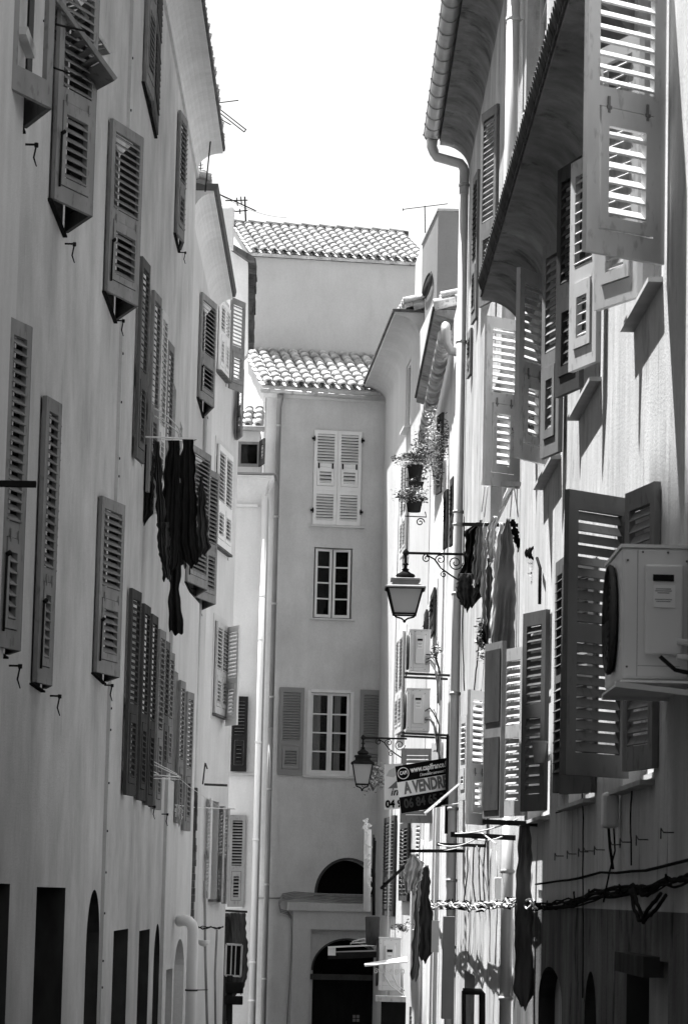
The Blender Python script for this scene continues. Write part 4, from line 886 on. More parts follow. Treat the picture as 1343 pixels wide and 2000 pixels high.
mb = MB(); mb.prism([(cx-hx-.05, 13.3, zb-.06), (1.64, 13.3, zb-.10), (1.64, 13.3, zb-.075), (cx-hx-.05, 13.3, zb-.035)], (0, .05, 0)); mb.prism([(cx-hx-.02, 14.3, zb-.05), (1.60, 14.3, zb-.05), (1.60, 14.3, zb-.025), (cx-hx-.02, 14.3, zb-.025)], (0, .05, 0)); mb.prism([(cx-hx-.02, 13.36, zb-.034), (1.6, 13.36, zb-.034), (1.6, 14.3, zb-.034), (cx-hx-.02, 14.3, zb-.034)], (0, 0, .012)); mb.build('shelf', 'acbox', sh)
for (lab, x0, x1, y0, y1, g_) in (('upper small air conditioner under the tall street lamp on the right', 799, 839, 1231, 1311, 0), ('lower small air conditioner directly above the for sale boards', 793, 838, 1346, 1428, 0)):
    D_ = 40.6; t, q = ac('air_conditioner', lab, x0, x1, y0, y1, D_, .75); cx, hx, zb, zt = q
    b = thing('wall_bracket', 'dark bracket shelf beneath the '+('upper' if y0 < 1300 else 'lower')+' of two small air conditioners', 'bracket', (cx, D_, zb-.05))
    mb = MB(); mb.bar((cx-hx-.06, D_, zb-.03), (1.50, D_, zb-.045), .03, .03); mb.bar((cx-hx-.06, D_+.7, zb-.03), (1.50, D_+.7, zb-.045), .03, .03); mb.bar((cx-hx-.03, D_+.03, zb-.012), (cx-hx-.03, D_+.7, zb-.012), .02, .02); mb.build('shelf', 'rust', b)
    for k in range(6):
        r_ = random.uniform; cb = MB(); p0 = V((cx+hx*.6, D_-.02, zb+(zt-zb)*r_(.15, .5))); cb.tube([p0, p0+V((.06, -.05, r_(-.03, .08))), p0+V((.12, -.02, r_(-.12, .05))), p0+V((r_(.14, .2), .03, r_(-.3, -.15))), p0+V((r_(.16, .22), .02, -.55))], r_(.007, .014), 6)
        cb.build('cable_loop', random.choice(['cable', 'cable2', 'wire']), t)
# ---- lanterns on scrolled brackets
def lantern(label, blabel, px, ytop, ybot, ycap, wpx, D, wall_x, bar_y, gx=.0):
    """street lamp: wpx = widest width of the glass body in view"""
    sc = wpx/F*D; c = at(px, ytop, D); zb = zat(px, ybot, D); zc = zat(px, ycap, D)      # ycap: widest line, ybot: bottom of glass
    t = thing('street_lamp', label, 'street lamp', V((c.x, D, zc)), None)
    r = sc/2*1.08; H = zc-zb; q45 = math.pi/4
    mb = MB(); rb_ = r*.60; s2 = math.sqrt(2)
    mb.lathe((c.x, D, 0), [(rb_*s2, zb+.005), (r*.93*s2, zc-.005)], 4, q45); mb.build('glass', 'lglass', t)
    mb = MB()
    for sx in (-1, 1):
        for sy in (-1, 1): mb.bar((c.x+sx*rb_, D+sy*rb_, zb), (c.x+sx*r*.95, D+sy*r*.95, zc), .018)
    for (z, rr) in ((zb, rb_), (zc, r)):
        for k in range(4):
            a = q45+k*math.pi/2; a2 = a+math.pi/2; mb.bar((c.x+rr*s2*math.cos(a), D+rr*s2*math.sin(a), z), (c.x+rr*s2*math.cos(a2), D+rr*s2*math.sin(a2), z), .022)
    mb.build('frame', 'iron', t)
    mb = MB(); mb.lathe((c.x, D, zc), [(r*1.12*s2, .0), (r*1.1*s2, .02), (r*.72*s2, H*.18), (r*.70*s2, H*.32), (r*.82*s2, H*.33), (r*.80*s2, H*.40), (r*.30*s2, H*.46)], 4, q45); mb.build('roof', 'pipe_d' if wpx > 50 else 'iron', t)
    mb = MB(); mb.lathe((c.x, D, zc+H*.44), [(r*.38, 0), (r*.55, H*.08), (r*.50, H*.16), (r*.30, H*.22), (r*.16, H*.30), (r*.22, H*.35), (r*.10, H*.40), (r*.10, H*.52), (r*.2, H*.56), (r*.08, H*.62)], 12); mb.build('finial', 'iron', t)
    mb = MB()
    for sx in (-1, 1): mb.tube([(c.x+sx*rb_, D, zb), (c.x+sx*rb_*.85, D, zb-H*.10), (c.x+sx*rb_*.3, D, zb-H*.16), (c.x, D, zb-H*.26)], .012, 6)
    mb.lathe((c.x, D, zb-H*.34), [(.004, 0), (.022, H*.05), (.01, H*.12)], 8); mb.build('bottom_bracket', 'iron', t)
    zbar = zat(px, bar_y, D); w = at(wall_x, bar_y, D); xe = w.x; br = thing('lamp_bracket', blabel, 'bracket', V((xe, D, zbar)))
    mb = MB(); mb.bar((c.x-.02, D, zbar), (xe+.02, D, zbar), .030, .030); mb.lathe((c.x, D, zbar-.03), [(.03, 0), (.045, .03), (.03, .06), (.006, .085)], 8)
    mb.tube([(c.x, D, zbar), (c.x, D, zc+H*.9)], .016, 6); mb.build('arm', 'iron', br)
    L = xe-c.x; mb = MB(); u, v = V((1, 0, 0)), V((0, 0, 1))
    mb.tube([(c.x+L*.36, D, zbar-.02), (c.x+L*.5, D, zbar-L*.10), (c.x+L*.62, D, zbar-L*.26), (c.x+L*.8, D, zbar-L*.38), (xe, D, zbar-L*.5)], .011, 5)
    scroll(mb, (c.x+L*.36, D, zbar-L*.085), u, v, L*.075, 1.4, math.pi/2, 1); scroll(mb, (c.x+L*.60, D, zbar-L*.10), u, v, L*.085, 1.4, math.pi, -1); scroll(mb, (xe-L*.14, D, zbar-L*.15), u, v, L*.13, 1.6, 0, -1); scroll(mb, (c.x+L*.66, D, zbar-L*.36), u, v, L*.06, 1.3, 1, 1)
    mb.build('scrollwork', 'iron', br)
    return t
lantern('larger black street lamp with square tapered glass, hanging above the two small air conditioners', 'long scrolled iron arm holding the larger street lamp', 792, 1080, 1200, 1151, 66, 38.2, 905, 1080)
lantern('smaller farther street lamp in front of the big white framed window', 'short scrolled iron arm holding the smaller farther lamp', 709, 1440, 1532, 1492, 38, 52.0, 792, 1441)
# ---- television antennas
def antenna(label, parts, rod):
    t = thing('antenna', label, 'antenna', V(parts[0][0])); 
    mb = MB(); mb.tube(parts[0], rod, 6); mb.build('mast', 'iron', t)
    for p in parts[1:]: mb = MB(); mb.tube(p, rod*.8, 5); mb.build('element', 'iron', t)
A = lambda x, y, D: at(x, y, D)
antenna('tilted antenna on the edge of the long left roof, against the white sky', [[A(401, 374, 42), A(419, 200, 41)], [A(418, 202, 41), A(466, 196, 41)], [A(420, 206, 41), A(480, 253, 41)], [A(421, 214, 41), A(477, 258, 41)], [A(422, 228, 41), A(451, 244, 41)], [A(417, 200, 41), A(424, 212, 41)], [A(477, 258, 41), A(481, 252, 41)]], .010)
antenna('dark upright antenna mast at the left end of the upper tiled roof', [[A(480, 432, 63), A(478, 384, 63)], [A(440, 392, 63), A(484, 391, 63)], [A(450, 414, 63), A(484, 411, 63)], [A(425, 378, 63), A(500, 412, 63)], [A(462, 386, 63), A(464, 402, 63)], [A(470, 384, 63), A(472, 400, 63)], [A(468, 408, 63), A(469, 418, 63)]], .018)
antenna('thin antenna with one slanted crossbar above the right end of the upper roof', [[A(830, 455, 65), A(829, 402, 65)], [A(786, 409, 65), A(874, 398, 65)], [A(786, 407, 65), A(787, 412, 65)]], .012)
antenna('small antenna stub beside the chimney tiles of the second left house', [[A(391, 350, 43), A(393, 290, 43)], [A(372, 325, 43), A(397, 322, 43)], [A(380, 317, 43), A(381, 333, 43)], [A(386, 330, 43), A(398, 328, 43)]], .008)
for (p, q_, lab) in ((A(425, 378, 50), A(560, 425, 64), 'sagging aerial wire crossing the sky above the second left house'),):
    mb = MB(); mb.tube(sagging(p, q_, .1), .004, 4); tag(mb.build('aerial_wire', 'cable'), lab, 'wire')
# ---- left laundry
rk = thing('drying_rack', 'white wire rack sticking out from the left wall, loaded with black washing', 'clothes rack', at(285, 853, 33))
mb = MB(); p0 = wL1.hit(280, 853)[2]
mb.tube([p0, at(385, 857, 33.2)], .011, 6); mb.tube([wL1.hit(288, 857)[2], at(378, 861, 34.2)], .009, 6); mb.tube([at(385, 857, 33.2), at(378, 861, 34.2)], .009, 6)
for k in range(3): mb.tube([p0.lerp(at(385, 857, 33.2), .3+k*.25), wL1.hit(288, 857)[2].lerp(at(378, 861, 34.2), .3+k*.25)], .006, 5)
mb.build('rack_frame', 'wire', rk)
for (ya, yb_, xb) in ((791, 842, 354), (806, 852, 352)):
    mb = MB(); mb.tube([at(283, ya, 33), at(305, ya+8, 33), at(330, ya+24, 33.1), at(348, yb_-8, 33.2), at(xb, yb_+6, 33.2)], .008, 6); mb.build('stay_wire', 'wire', rk)
GL = 'black washing on the left rack'
cloth('garment', 'short black garment nearest the left wall on the rack', 270, 300, 0, 32.9, [(868, 276, 296), (900, 272, 299), (960, 270, 300), (1000, 271, 297), (1023, 276, 283)], 'cl_black', group=GL, seed=1)
cloth('garment', 'narrow dark garment hanging second from the left wall, ragged lower end', 300, 320, 0, 33.0, [(862, 300, 312), (930, 303, 316), (1000, 306, 322), (1060, 309, 320), (1095, 312, 324)], 'cl_dark', group=GL, seed=2)
cloth('garment', 'wide black shirt in the middle of the rack', 318, 352, 0, 33.05, [(860, 328, 349), (950, 318, 352), (1030, 312, 352), (1060, 310, 350), (1110, 316, 346), (1130, 318, 330)], 'cl_black', group=GL, seed=3, folds=4)
cloth('trousers', 'long black trouser leg hanging lowest from the left rack', 328, 358, 0, 33.1, [(860, 333, 350), (960, 328, 352), (1060, 327, 352), (1110, 330, 353), (1150, 331, 351), (1190, 330, 354), (1236, 329, 357)], 'cl_black', group=GL, seed=4, folds=2)
cloth('trousers', 'shorter black trouser leg beside the lowest hanging one', 314, 330, 0, 33.0, [(1020, 308, 330), (1070, 310, 331), (1100, 315, 331), (1130, 322, 332)], 'cl_dark', group=GL, seed=14, folds=2)
cloth('garment', 'dark jacket with folds hanging right of the long trousers', 345, 375, 0, 33.2, [(858, 357, 378), (900, 352, 380), (1000, 347, 384), (1060, 346, 386), (1090, 352, 390), (1104, 368, 388)], 'cl_black', group=GL, seed=5, folds=4)
cloth('garment', 'dark grey garment at the outer end of the left rack', 378, 410, 0, 33.3, [(930, 390, 396), (980, 385, 402), (1040, 384, 407), (1068, 386, 410), (1086, 388, 400)], 'cl_dark', group=GL, seed=6, folds=3)
cloth('garment', 'pointed black cloth peeping out behind the middle shirt', 345, 362, 0, 33.6, [(1010, 340, 366), (1060, 346, 364), (1105, 350, 362)], 'cl_dark', group=GL, seed=7, folds=2)
# second rack lower left
rk = thing('drying_rack', 'thin empty wire rack with crossed wires, low on the left wall', 'clothes rack', at(300, 1500, 35))
mb = MB(); base = wL1.hit(290, 1512)[2]
mb.tube([wL1.hit(288, 1512)[2], at(353, 1518, 36)], .007, 5); mb.tube([wL1.hit(290, 1520)[2], at(350, 1522, 36.6)], .006, 5); mb.tube([wL1.hit(290, 1482)[2], at(346, 1512, 36)], .006, 5); mb.tube([wL1.hit(292, 1490)[2], at(350, 1516, 36.6)], .006, 5); mb.tube([at(353, 1518, 36), at(346, 1522, 36.6)], .006, 5); mb.tube([at(296, 1505, 35), at(310, 1512, 35.6), at(300, 1516, 35.2)], .006, 5)
mb.build('rack_frame', 'wire', rk)
mb = MB(); mb.tube([at(350, 1520, 36.5), at(372, 1538, 40), at(405, 1560, 48), at(432, 1578, 52)], .005, 4); mb.tube([at(342, 1572, 38.5), at(380, 1577, 44), at(458, 1580, 50)], .008, 5); tag(mb.build('wire', 'wire'), 'thin pale wires running from the low rack towards the third left house', 'wire')
cloth('garment', 'small pale cloth pegged beside the last shutters of the long left wall', 341, 356, 0, 38.6, [(1572, 343, 352), (1585, 341, 356), (1600, 345, 355), (1612, 348, 351)], 'cl_light', seed=8, amp=.03)
tg = MB(); tg.tube([at(396, 1532, 47), at(401, 1490, 47), at(405, 1502, 47)], .012, 6); tg.bar(at(399, 1532, 47), at(444, 1534, 47), .035, .035); tag(tg.build('clothes_arm', 'rust'), 'rusty horizontal arm and loop on the second left house, above the tall open window', 'bar')
# ---- big white pipe at lower left
dv = thing('vent_pipe', 'thick white vent pipe with a bent top at the foot of the left wall', 'pipe', at(375, 1900, 40))
mb = MB(); z_ = zat(376, 1806, 40); x_ = at(377, 1830, 40).x; 
mb.tube([(x_-.20, 40.2, z_+.04), (x_-.12, 40.1, z_+.055), (x_-.06, 40, z_+.04), (x_-.02, 40, z_), (x_, 40, z_-.07), (x_, 40, z_-.15), (x_, 40, -.5)], .074, 18); mb.build('pipe_tube', 'pipe_w', dv)
mb = MB(); z2 = zat(376, 1934, 40); mb.tube([(x_, 40, z2-.012), (x_, 40, z2+.012)], .084, 16); mb.bar((x_, 40, z2), (x_+.2, 40.3, z2), .012); mb.build('pipe_clip', 'rust', dv)
mb = MB(); c = at(398, 1838, 44.5); mb.smooth = True; R_ = .09
vs = []; n_ = 12
for i in range(n_+1):
    for j in range(7):
        a = math.pi*i/n_; b = (math.pi/2)*j/6; vs.append(c+V((-math.cos(a)*R_*math.cos(b)*1.0, -math.sin(a)*R_*math.cos(b), -math.sin(b)*R_*.9)))
mb.add(vs, [(i*7+j, (i+1)*7+j, (i+1)*7+j+1, i*7+j+1) for i in range(n_) for j in range(6)]); mb.smooth = False
mb.prism([c+V((-math.cos(math.pi*i/n_)*R_, -math.sin(math.pi*i/n_)*R_, 0)) for i in range(n_+1)], (0, 0, .012)); mb.bar(c+V((-.2, 0, -.005)), c+V((-.05, 0, -.005)), .03); tag(mb.build('wall_light', 'wood'), 'white half-bowl wall light beside the thick vent pipe', 'wall light')
# ---- dark clutter at lower left: covered unit, frame and traffic style signs
bx_ = thing('shop_awning', 'dark cloth awning folded on a bar under the lower louvred shutter at left', 'awning', at(455, 1780, 54))
mb = MB(); mb.bar(at(428, 1778, 54), at(483, 1781, 54), .05, .04); mb.build('bar', 'iron', bx_)
mb = MB(); mb.bar(at(442, 1773, 54), at(474, 1773, 54), .06, .03); mb.build('bar_cover', 'cl_light', bx_)
o = cloth('cloth', 'x', 430, 482, 0, 54.1, [(1782, 432, 478), (1830, 434, 482), (1880, 434, 484), (1920, 436, 480), (1945, 440, 470)], 'cl_dark', seed=9, folds=4, amp=.06)
del o['label']; del o['category']
for v_ in o.data.vertices: v_.co -= wloc(bx_)
o.parent = bx_; o.name = 'cloth'
fr = thing('crate_frame', 'dark window box frame hanging in front of the folded awning at lower left', 'frame', at(455, 1880, 53.6))
mb = MB(); c0, c1, c2, c3 = (at(x, y, 53.6) for x, y in ((442, 1844), (473, 1846), (470, 1907), (440, 1905)))
for (p, q_) in ((c0, c1), (c1, c2), (c2, c3), (c3, c0)): mb.bar(p, q_, .035)
for k in (.35, .62): mb.bar(c0.lerp(c1, k), c3.lerp(c2, k), .02)
mb.build('frame_bars', 'sh_mid', fr); mb = MB(); mb.prism([c0+V((0, .02, 0)), c1+V((0, .02, 0)), c2+V((0, .02, 0)), c3+V((0, .02, 0))], (0, .1, 0)); mb.build('backing', 'black', fr)
mb = MB(); pxbox(mb, 428, 1790, 441, 1910, 53.9, .3); pxbox(mb, 425, 1912, 438, 2100, 53.9, .3); mb.build('side_box', 'iron', fr)
sp = thing('sign_post', 'dark street sign seen from behind, low between the left pipes', 'sign', at(446, 2000, 50))
mb = MB(); mb.tube([at(447, 2100, 50), at(449, 1905, 50)], .05, 8); mb.build('post', 'iron', sp)
for (x0, x1, y0, y1) in ((440, 475, 1918, 1940), (438, 474, 1945, 1962)):
    mb = MB(); pxbox(mb, x0, y0, x1, y1, 49.9, .03); mb.build('sign_plate', 'iron', sp, bevel=.03)
mb = MB(); mb.tube([at(400, 1720, 47), at(401, 1860, 47), at(405, 2010, 47)], .02, 6); mb.tube([at(424, 1815, 50), at(420, 1900, 50), at(421, 2010, 50)], .018, 6); tag(mb.build('wall_conduit', 'cable2'), 'thin conduits climbing the lower wall of the second left house', 'cable')
mb = MB()
for k in range(3): mb.tube([at(388+i*8, 1812+random.uniform(-4, 4), 46+i*.5) for i in range(7)], .008, 5)
tag(mb.build('cable_bundle', 'cable'), 'short tangled cable across the lower wall of the second left house', 'cable')
# rubble strip between long left wall and house 2
mb = MB(); pr = random.Random(5)
for i in range(26):
    y = 1545+i*14; D_ = 44; w_ = .05; p = at(378-(i*.35), y, D_); mb.box((p.x, D_+.1, p.z), (.05+pr.uniform(-.01, .01), .15, .05))
o = mb.build('rubble_edge', 'rubble', L2)
# ---- signs for sale
def sign_board(name, label, TL, TR, BL, D0, D1, bands, mat='sign_w'):
    a, b, c = at(*TL, D0), at(*TR, D1), at(*BL, D0); u = (b-a); Wd = u.length; u.normalize(); v = (a-c); Hh = v.length; v.normalize(); w = u.cross(v).normalized()
    if w.y > 0: w = -w
    t = thing(name, label, 'sign', c); mb = MB(); p = [c, c+u*Wd, c+u*Wd+v*Hh, c+v*Hh]; mb.prism(p, -w*.012); mb.build('board', mat, t)
    for (f0_, f1_, mt) in bands:
        q_ = MB(); e = w*.003; q_.prism([c+v*Hh*f0_+e, c+u*Wd+v*Hh*f0_+e, c+u*Wd+v*Hh*f1_+e, c+v*Hh*f1_+e], -w*.002); q_.build('band', mt, t)
    return t, c, u, v, w, Wd, Hh
t, c, u, v, w, Wd, Hh = sign_board('estate_sign', 'black and white for sale board reading A VENDRE in slanting capitals', (771, 1497), (878, 1479), (783, 1589), 40.2, 40.35, [(.66, 1, 'sign_b'), (0, .34, 'sign_b')])
def letters(txt, fx, fy, size, mat, par, fit=None, bold=0, shear=0):
    global c, u, v, w, Wd, Hh
    mb = text_mb(txt, size, V((0, 0, 0)), V((1, 0, 0)), V((0, 1, 0)), bold=bold, shear=shear); xs = [q.x for q in mb.v]; x0 = min(xs); k = (fit*Wd/(max(xs)-x0)) if fit else 1
    mb.v = [c+u*(Wd*fx+(q.x-x0)*k)+v*(Hh*fy+q.y)+w*(.006+q.z*.6) for q in mb.v]; return mb.build('lettering', mat, par)
letters('www.capifrance.fr', .26, .82, .105, 'sign_w', t, .70, .003)
letters("L'immobilier autrement !", .42, .71, .055, 'sign_w', t, .46, .0005, .3)
letters('A VENDRE', .10, .40, .215, 'sign_g', t, .80, .010)
letters('06 84 65 34 5', .07, .10, .17, 'sign_d', t, .95, .005)
mb = MB(); cc = c+u*Wd*.13+v*Hh*.83+w*.006; mb.tube([cc+u*math.cos(k*math.pi/12)*.075+v*math.sin(k*math.pi/12)*.075 for k in range(25)], .006, 5); mb.build('logo_ring', 'sign_w', t)
letters('CAPI', .065, .805, .065, 'sign_w', t, .13, .002)
t, c, u, v, w, Wd, Hh = sign_board('estate_sign', 'white estate board half hidden behind the for sale board', (750, 1493), (786, 1491), (750, 1581), 41.4, 41.4, [(.50, .54, 'sign_w')])
mb = MB(); e = w*.004; mb.prism([c+v*Hh*.46+u*Wd*.2+e, c+v*Hh*.46+u*Wd*.98+e, c+v*Hh*.66+u*Wd*.78+e], -w*.003); mb.build('roof_mark', 'sign_g', t)
mb = MB(); mb.prism([c+v*Hh*.74+u*Wd*.1+e, c+v*Hh*.70+u*Wd*.5+e, c+v*Hh*.80+u*Wd*.8+e, c+v*Hh*.93+u*Wd*.62+e, c+v*Hh*.86+u*Wd*.25+e], -w*.003); mb.build('roof_mark', 'sh_light', t)
letters('im', .36, .30, .15, 'sign_b', t, None, .002, .25); letters('04 9', .06, .04, .14, 'sign_b', t, .9, .006)
mb = MB(); pxbox(mb, 868, 1437, 875, 1628, 40.1, .10); tag(mb.build('sign_post', 'iron'), 'dark upright post holding the right edge of the A VENDRE board', 'post')
# sunlit flap tilted out by the signs
tf = thing('tilted_shutter', 'narrow sunlit slatted flap tilted up beside the for sale board', 'shutter', at(900, 1530, 37))
a, b = at(904, 1527, 37.6), at(829, 1590, 36.9); o = flap_panel(a, a+V((-.02, -.5, -.0)), b-a, (b-a).length, 'sh_white', 11, 'panel', tf, tl=.06)
mb = MB(); mb.tube([at(862, 1574, 37.2), at(895, 1569, 37.8)], .007, 5); mb.build('prop_rod', 'wire', tf)
# ---- laundry arms and wires, right
def arm(label, x0, y0, x1, y1, D0, D1, t, mat='iron'):
    mb = MB(); mb.bar(at(x0, y0, D0), at(x1, y1, D1), t, t*1.1); tag(mb.build('clothes_arm', mat), label, 'bar', 'metal arms for washing lines on the right walls')
arm('pale metal arm above the pegged washing, under the slatted leaf with the lower flap', 942, 944, 1071, 946, 27.5, 26.2, .035, 'sh_light')
arm('black arm ending above the long dark hanging cloth', 945, 1605, 1084, 1611, 23, 22.3, .036)
arm('black arm crossing in front of the pale drain pipe, below the slatted leaves', 883, 1630, 1014, 1637, 25.8, 25, .04)
arm('short dark arm crossing the zinc downpipe below the tilted flap', 855, 1649, 946, 1652, 31, 30, .03)
arm('lowest dark arm, holding the pale crumpled cloth', 801, 1662, 905, 1662, 36, 35, .035)
arm('dark slanting rod left of the pale crumpled cloth', 744, 1735, 802, 1680, 44, 43, .03)
arm('dark bar behind the pegged washing on the right wall', 905, 1024, 1018, 1026, 28.5, 27.5, .03)
mb = MB()
for (a, b) in (((946, 950, 27.3), (940, 1000, 27.6)), ((1003, 950, 26.8), (975, 1000, 27.3)), ((1000, 952, 26.8), (995, 1010, 27.2)), ((1003, 952, 26.8), (1012, 1010, 27.2)), ((952, 950, 27.2), (945, 1010, 27.4))): mb.tube([at(*a), at(*b)], .005, 5)
tag(mb.build('washing_line', 'wire'), 'pale cords hanging from the pale arm to the pegged washing', 'line')
for (lab, (a, b, sg)) in zip(('pale cord along the black arm in front of the drain pipe', 'second, straighter pale cord along that same black arm', 'short bright cord crossing over the black arm before the drain pipe', 'pale cord along the lowest dark arm', 'long slack cord from the short dark arm to the black arm', 'cord dropping from the short dark arm towards the cable tangle'), (((886, 1628, 25.8), (1010, 1600, 23), .03), ((900, 1625, 25.8), (980, 1634, 25), .05), ((940, 1627, 25.5), (968, 1648, 24.8), 0), ((804, 1660, 36), (900, 1655, 35), .03), ((855, 1648, 31), (945, 1628, 25.3), .06), ((930, 1652, 30), (952, 1740, 30), -.03))):
    mb = MB(); mb.tube(sagging(at(*a), at(*b), sg), .006, 5); tag(mb.build('washing_line', 'wire'), lab, 'line', 'cords between the clothes arms')
GR = 'washing on the right wall'
cloth('garment', 'crumpled black top hanging leftmost of the pegged washing on the right', 905, 942, 0, 28.6, [(1020, 930, 940), (1040, 906, 941), (1075, 908, 938), (1100, 904, 930), (1125, 895, 942), (1160, 890, 940), (1183, 905, 925)], 'cl_black', seed=21, group=GR, amp=.08, folds=3)
cloth('garment', 'narrow grey strap top beside the crumpled black one', 920, 945, 0, 28.3, [(1015, 935, 941), (1060, 926, 946), (1110, 922, 944), (1142, 922, 934)], 'cl_grey', seed=22, group=GR)
cloth('garment', 'small white twisted cloth in the middle of the pegged washing', 950, 970, 0, 27.8, [(1008, 962, 970), (1035, 951, 968), (1060, 948, 966), (1080, 952, 964), (1100, 956, 963)], 'cl_light', seed=23, group=GR, amp=.05)
cloth('garment', 'white slip hanging between the twisted cloth and the long pale dress', 962, 985, 0, 27.7, [(1020, 976, 984), (1060, 967, 984), (1130, 962, 982), (1190, 958, 980), (1250, 955, 978)], 'cl_light', seed=24, group=GR, amp=.04)
cloth('dress', 'long pale grey dress hanging lowest of the pegged washing on the right', 958, 1005, 0, 27.3, [(1012, 988, 996), (1050, 978, 1000), (1120, 972, 1004), (1200, 964, 1005), (1260, 957, 1002), (1310, 955, 998)], 'cl_grey', seed=25, group=GR, folds=2, amp=.05)
cloth('garment', 'small dark triangular cloth at the right of the pegged washing', 998, 1018, 0, 27.2, [(1014, 996, 1003), (1040, 999, 1011), (1060, 1004, 1018), (1073, 1012, 1017)], 'cl_black', seed=26, group=GR)
cloth('cloth_strip', 'very long dark rough cloth hanging down in front of the shaded doorway', 1003, 1040, 0, 22.6, [(1612, 1015, 1035), (1650, 1010, 1036), (1700, 1008, 1036), (1800, 1006, 1038), (1880, 1004, 1040), (1935, 1003, 1042), (1968, 1012, 1030)], 'cl_mid', seed=27, folds=2, amp=.04)
cloth('garment', 'pale crumpled cloth on the lowest dark arm', 788, 815, 0, 36, [(1668, 802, 812), (1690, 790, 828), (1715, 787, 822), (1735, 789, 812), (1746, 794, 808)], 'cl_light', seed=28, amp=.06)
cloth('towel', 'long dark striped towel hanging next to the pale crumpled cloth', 812, 850, 0, 36.2, [(1690, 822, 838), (1740, 818, 838), (1800, 815, 844), (1850, 814, 849), (1876, 816, 836)], 'cl_dark', seed=29, folds=2)
cloth('towel', 'long pale strip of cloth hanging left of the dark striped towel', 800, 818, 0, 36, [(1700, 812, 822), (1780, 809, 818), (1870, 804, 818), (1900, 802, 816), (1914, 804, 812)], 'cl_grey', seed=30, folds=2)
for (lab, x0, x1, rows, mt, sd) in (
  ('thin ragged pale strip of washing hanging by the zinc downpipe', 938, 950, [(1020, 944, 950), (1080, 940, 950), (1150, 938, 947), (1215, 942, 948)], 'cl_light', 41),
  ('light patterned cloth hanging between the white slip and the black top', 946, 960, [(1090, 950, 958), (1150, 946, 960), (1220, 944, 957), (1262, 948, 953)], 'cl_mid', 42),
  ('small dark crumpled sock-like cloth at the foot of the white slip', 940, 956, [(1215, 944, 952), (1240, 940, 956), (1262, 944, 950)], 'cl_black', 43),
  ('black crumpled cloth hanging lowest beside the zinc downpipe', 890, 920, [(1120, 896, 925), (1150, 890, 932), (1175, 896, 926), (1190, 903, 915)], 'cl_dark', 44)):
    cloth('garment', lab, x0, x1, 0, 28.0+(sd-40)*.1, rows, mt, seed=sd, group=GR, amp=.05)
# ---- flower pots
def plant(name, label, x, y, D, r, hpot, rx, rz, n, fl, cat='potted plant', trail=0, pot='pot', boxy=False, seed=0):
    rnd = random.Random(seed+50); c = at(x, y, D); t = thing(name, label, cat, c)
    if hpot:
        mb = MB()
        if boxy: mb.lathe(c, [(r*.85, 0), (r*1.05, hpot*.92), (r*1.12, hpot*.92), (r*1.12, hpot)], 4, math.pi/4)
        else: mb.lathe(c, [(r*.72, 0), (r*.95, hpot*.85), (r*1.08, hpot*.85), (r*1.08, hpot), (r*.98, hpot)], 16)
        mb.build('pot', pot, t)
    for (nm, mt, cnt, s) in (('leaves', 'leaf', n, .022), ('blossom', 'flower', int(n*fl), .016)):
        mb = MB(); cl = [(rnd.gauss(0, .45), rnd.gauss(0, .45), rnd.uniform(-.3 if trail else .1, 1)) for _ in range(9)]
        for i in range(cnt):
            k = rnd.choice(cl); p = c+V(((k[0]+rnd.gauss(0, .22))*rx, (k[1]+rnd.gauss(0, .22))*rx, hpot+(k[2]+rnd.gauss(0, .18))*rz-(rnd.random()**2*trail)))
            a = rnd.uniform(0, 6.28); u_ = V((math.cos(a), math.sin(a)*.6, rnd.uniform(-.6, .6))).normalized(); v_ = V((rnd.uniform(-1, 1), rnd.uniform(-1, 1), rnd.uniform(-1, 1))).normalized(); q = rnd.uniform(.6, 1.3)*s
            mb.add([p-u_*q, p+v_*q*.55, p+u_*q*1.3, p-v_*q*.55], [(0, 1, 2, 3)])
        mb.build(nm, mt, t)
    mb = MB()
    for i in range(9):
        p = c+V((0, 0, hpot*.8)); k = V((rnd.gauss(0, .5)*rx, rnd.gauss(0, .5)*rx, rnd.uniform(.3, .9)*rz)); mb.tube([p, p+k*.5+V((0, 0, .02)), p+k], [.005, .004, .002], 4)
    mb.build('stems', 'rust', t); return t
plant('potted_plant', 'flowering plant in the highest dark pot on the bright right house', 810, 938, 40.5, .11, .20, .22, .14, 700, .7, seed=1)
plant('planter_box', 'plant in the dark angular planter under the highest pot', 812, 962, 40.3, .13, .14, .10, .06, 160, .3, boxy=True, seed=2)
plant('potted_plant', 'flowering plant in the round lowest pot above the large street lamp', 808, 1000, 40.2, .12, .19, .25, .13, 750, .8, seed=3, trail=.1)
plant('climbing_plant', 'tall loose flowering climber rising beside the clay tile gutter', 846, 935, 42.5, .05, .0, .20, .80, 1500, .7, 'climbing plant', 0, seed=4)
plant('climbing_plant', 'pale sprigs trailing over the sunlit leaf with the small round vents', 1022, 878, 23.2, .05, .0, .08, .30, 240, .9, 'climbing plant', 0, seed=5)
mb = MB()
for D_ in (40.0, 40.6): mb.tube([at(790, 1008, D_), at(832, 1010, D_), at(830, 1000, D_+.2)], .008, 5)
scroll(mb, at(820, 1020, 40.2), V((1, 0, 0)), V((0, 0, 1)), .06); tag(mb.build('pot_bracket', 'iron'), 'curled iron bracket under the round lowest pot', 'bracket')
plant('bush', 'bare twiggy bush glimpsed behind the smaller farther lamp', 728, 1545, 54, .05, 0, .22, .38, 500, .0, 'bush', 0, seed=6)
plant('potted_plant', 'dark wilting plant hanging on the wall near the round meter fittings', 1046, 1135, 23.4, .03, .0, .05, .22, 160, .2, 'plant', 0, seed=8)
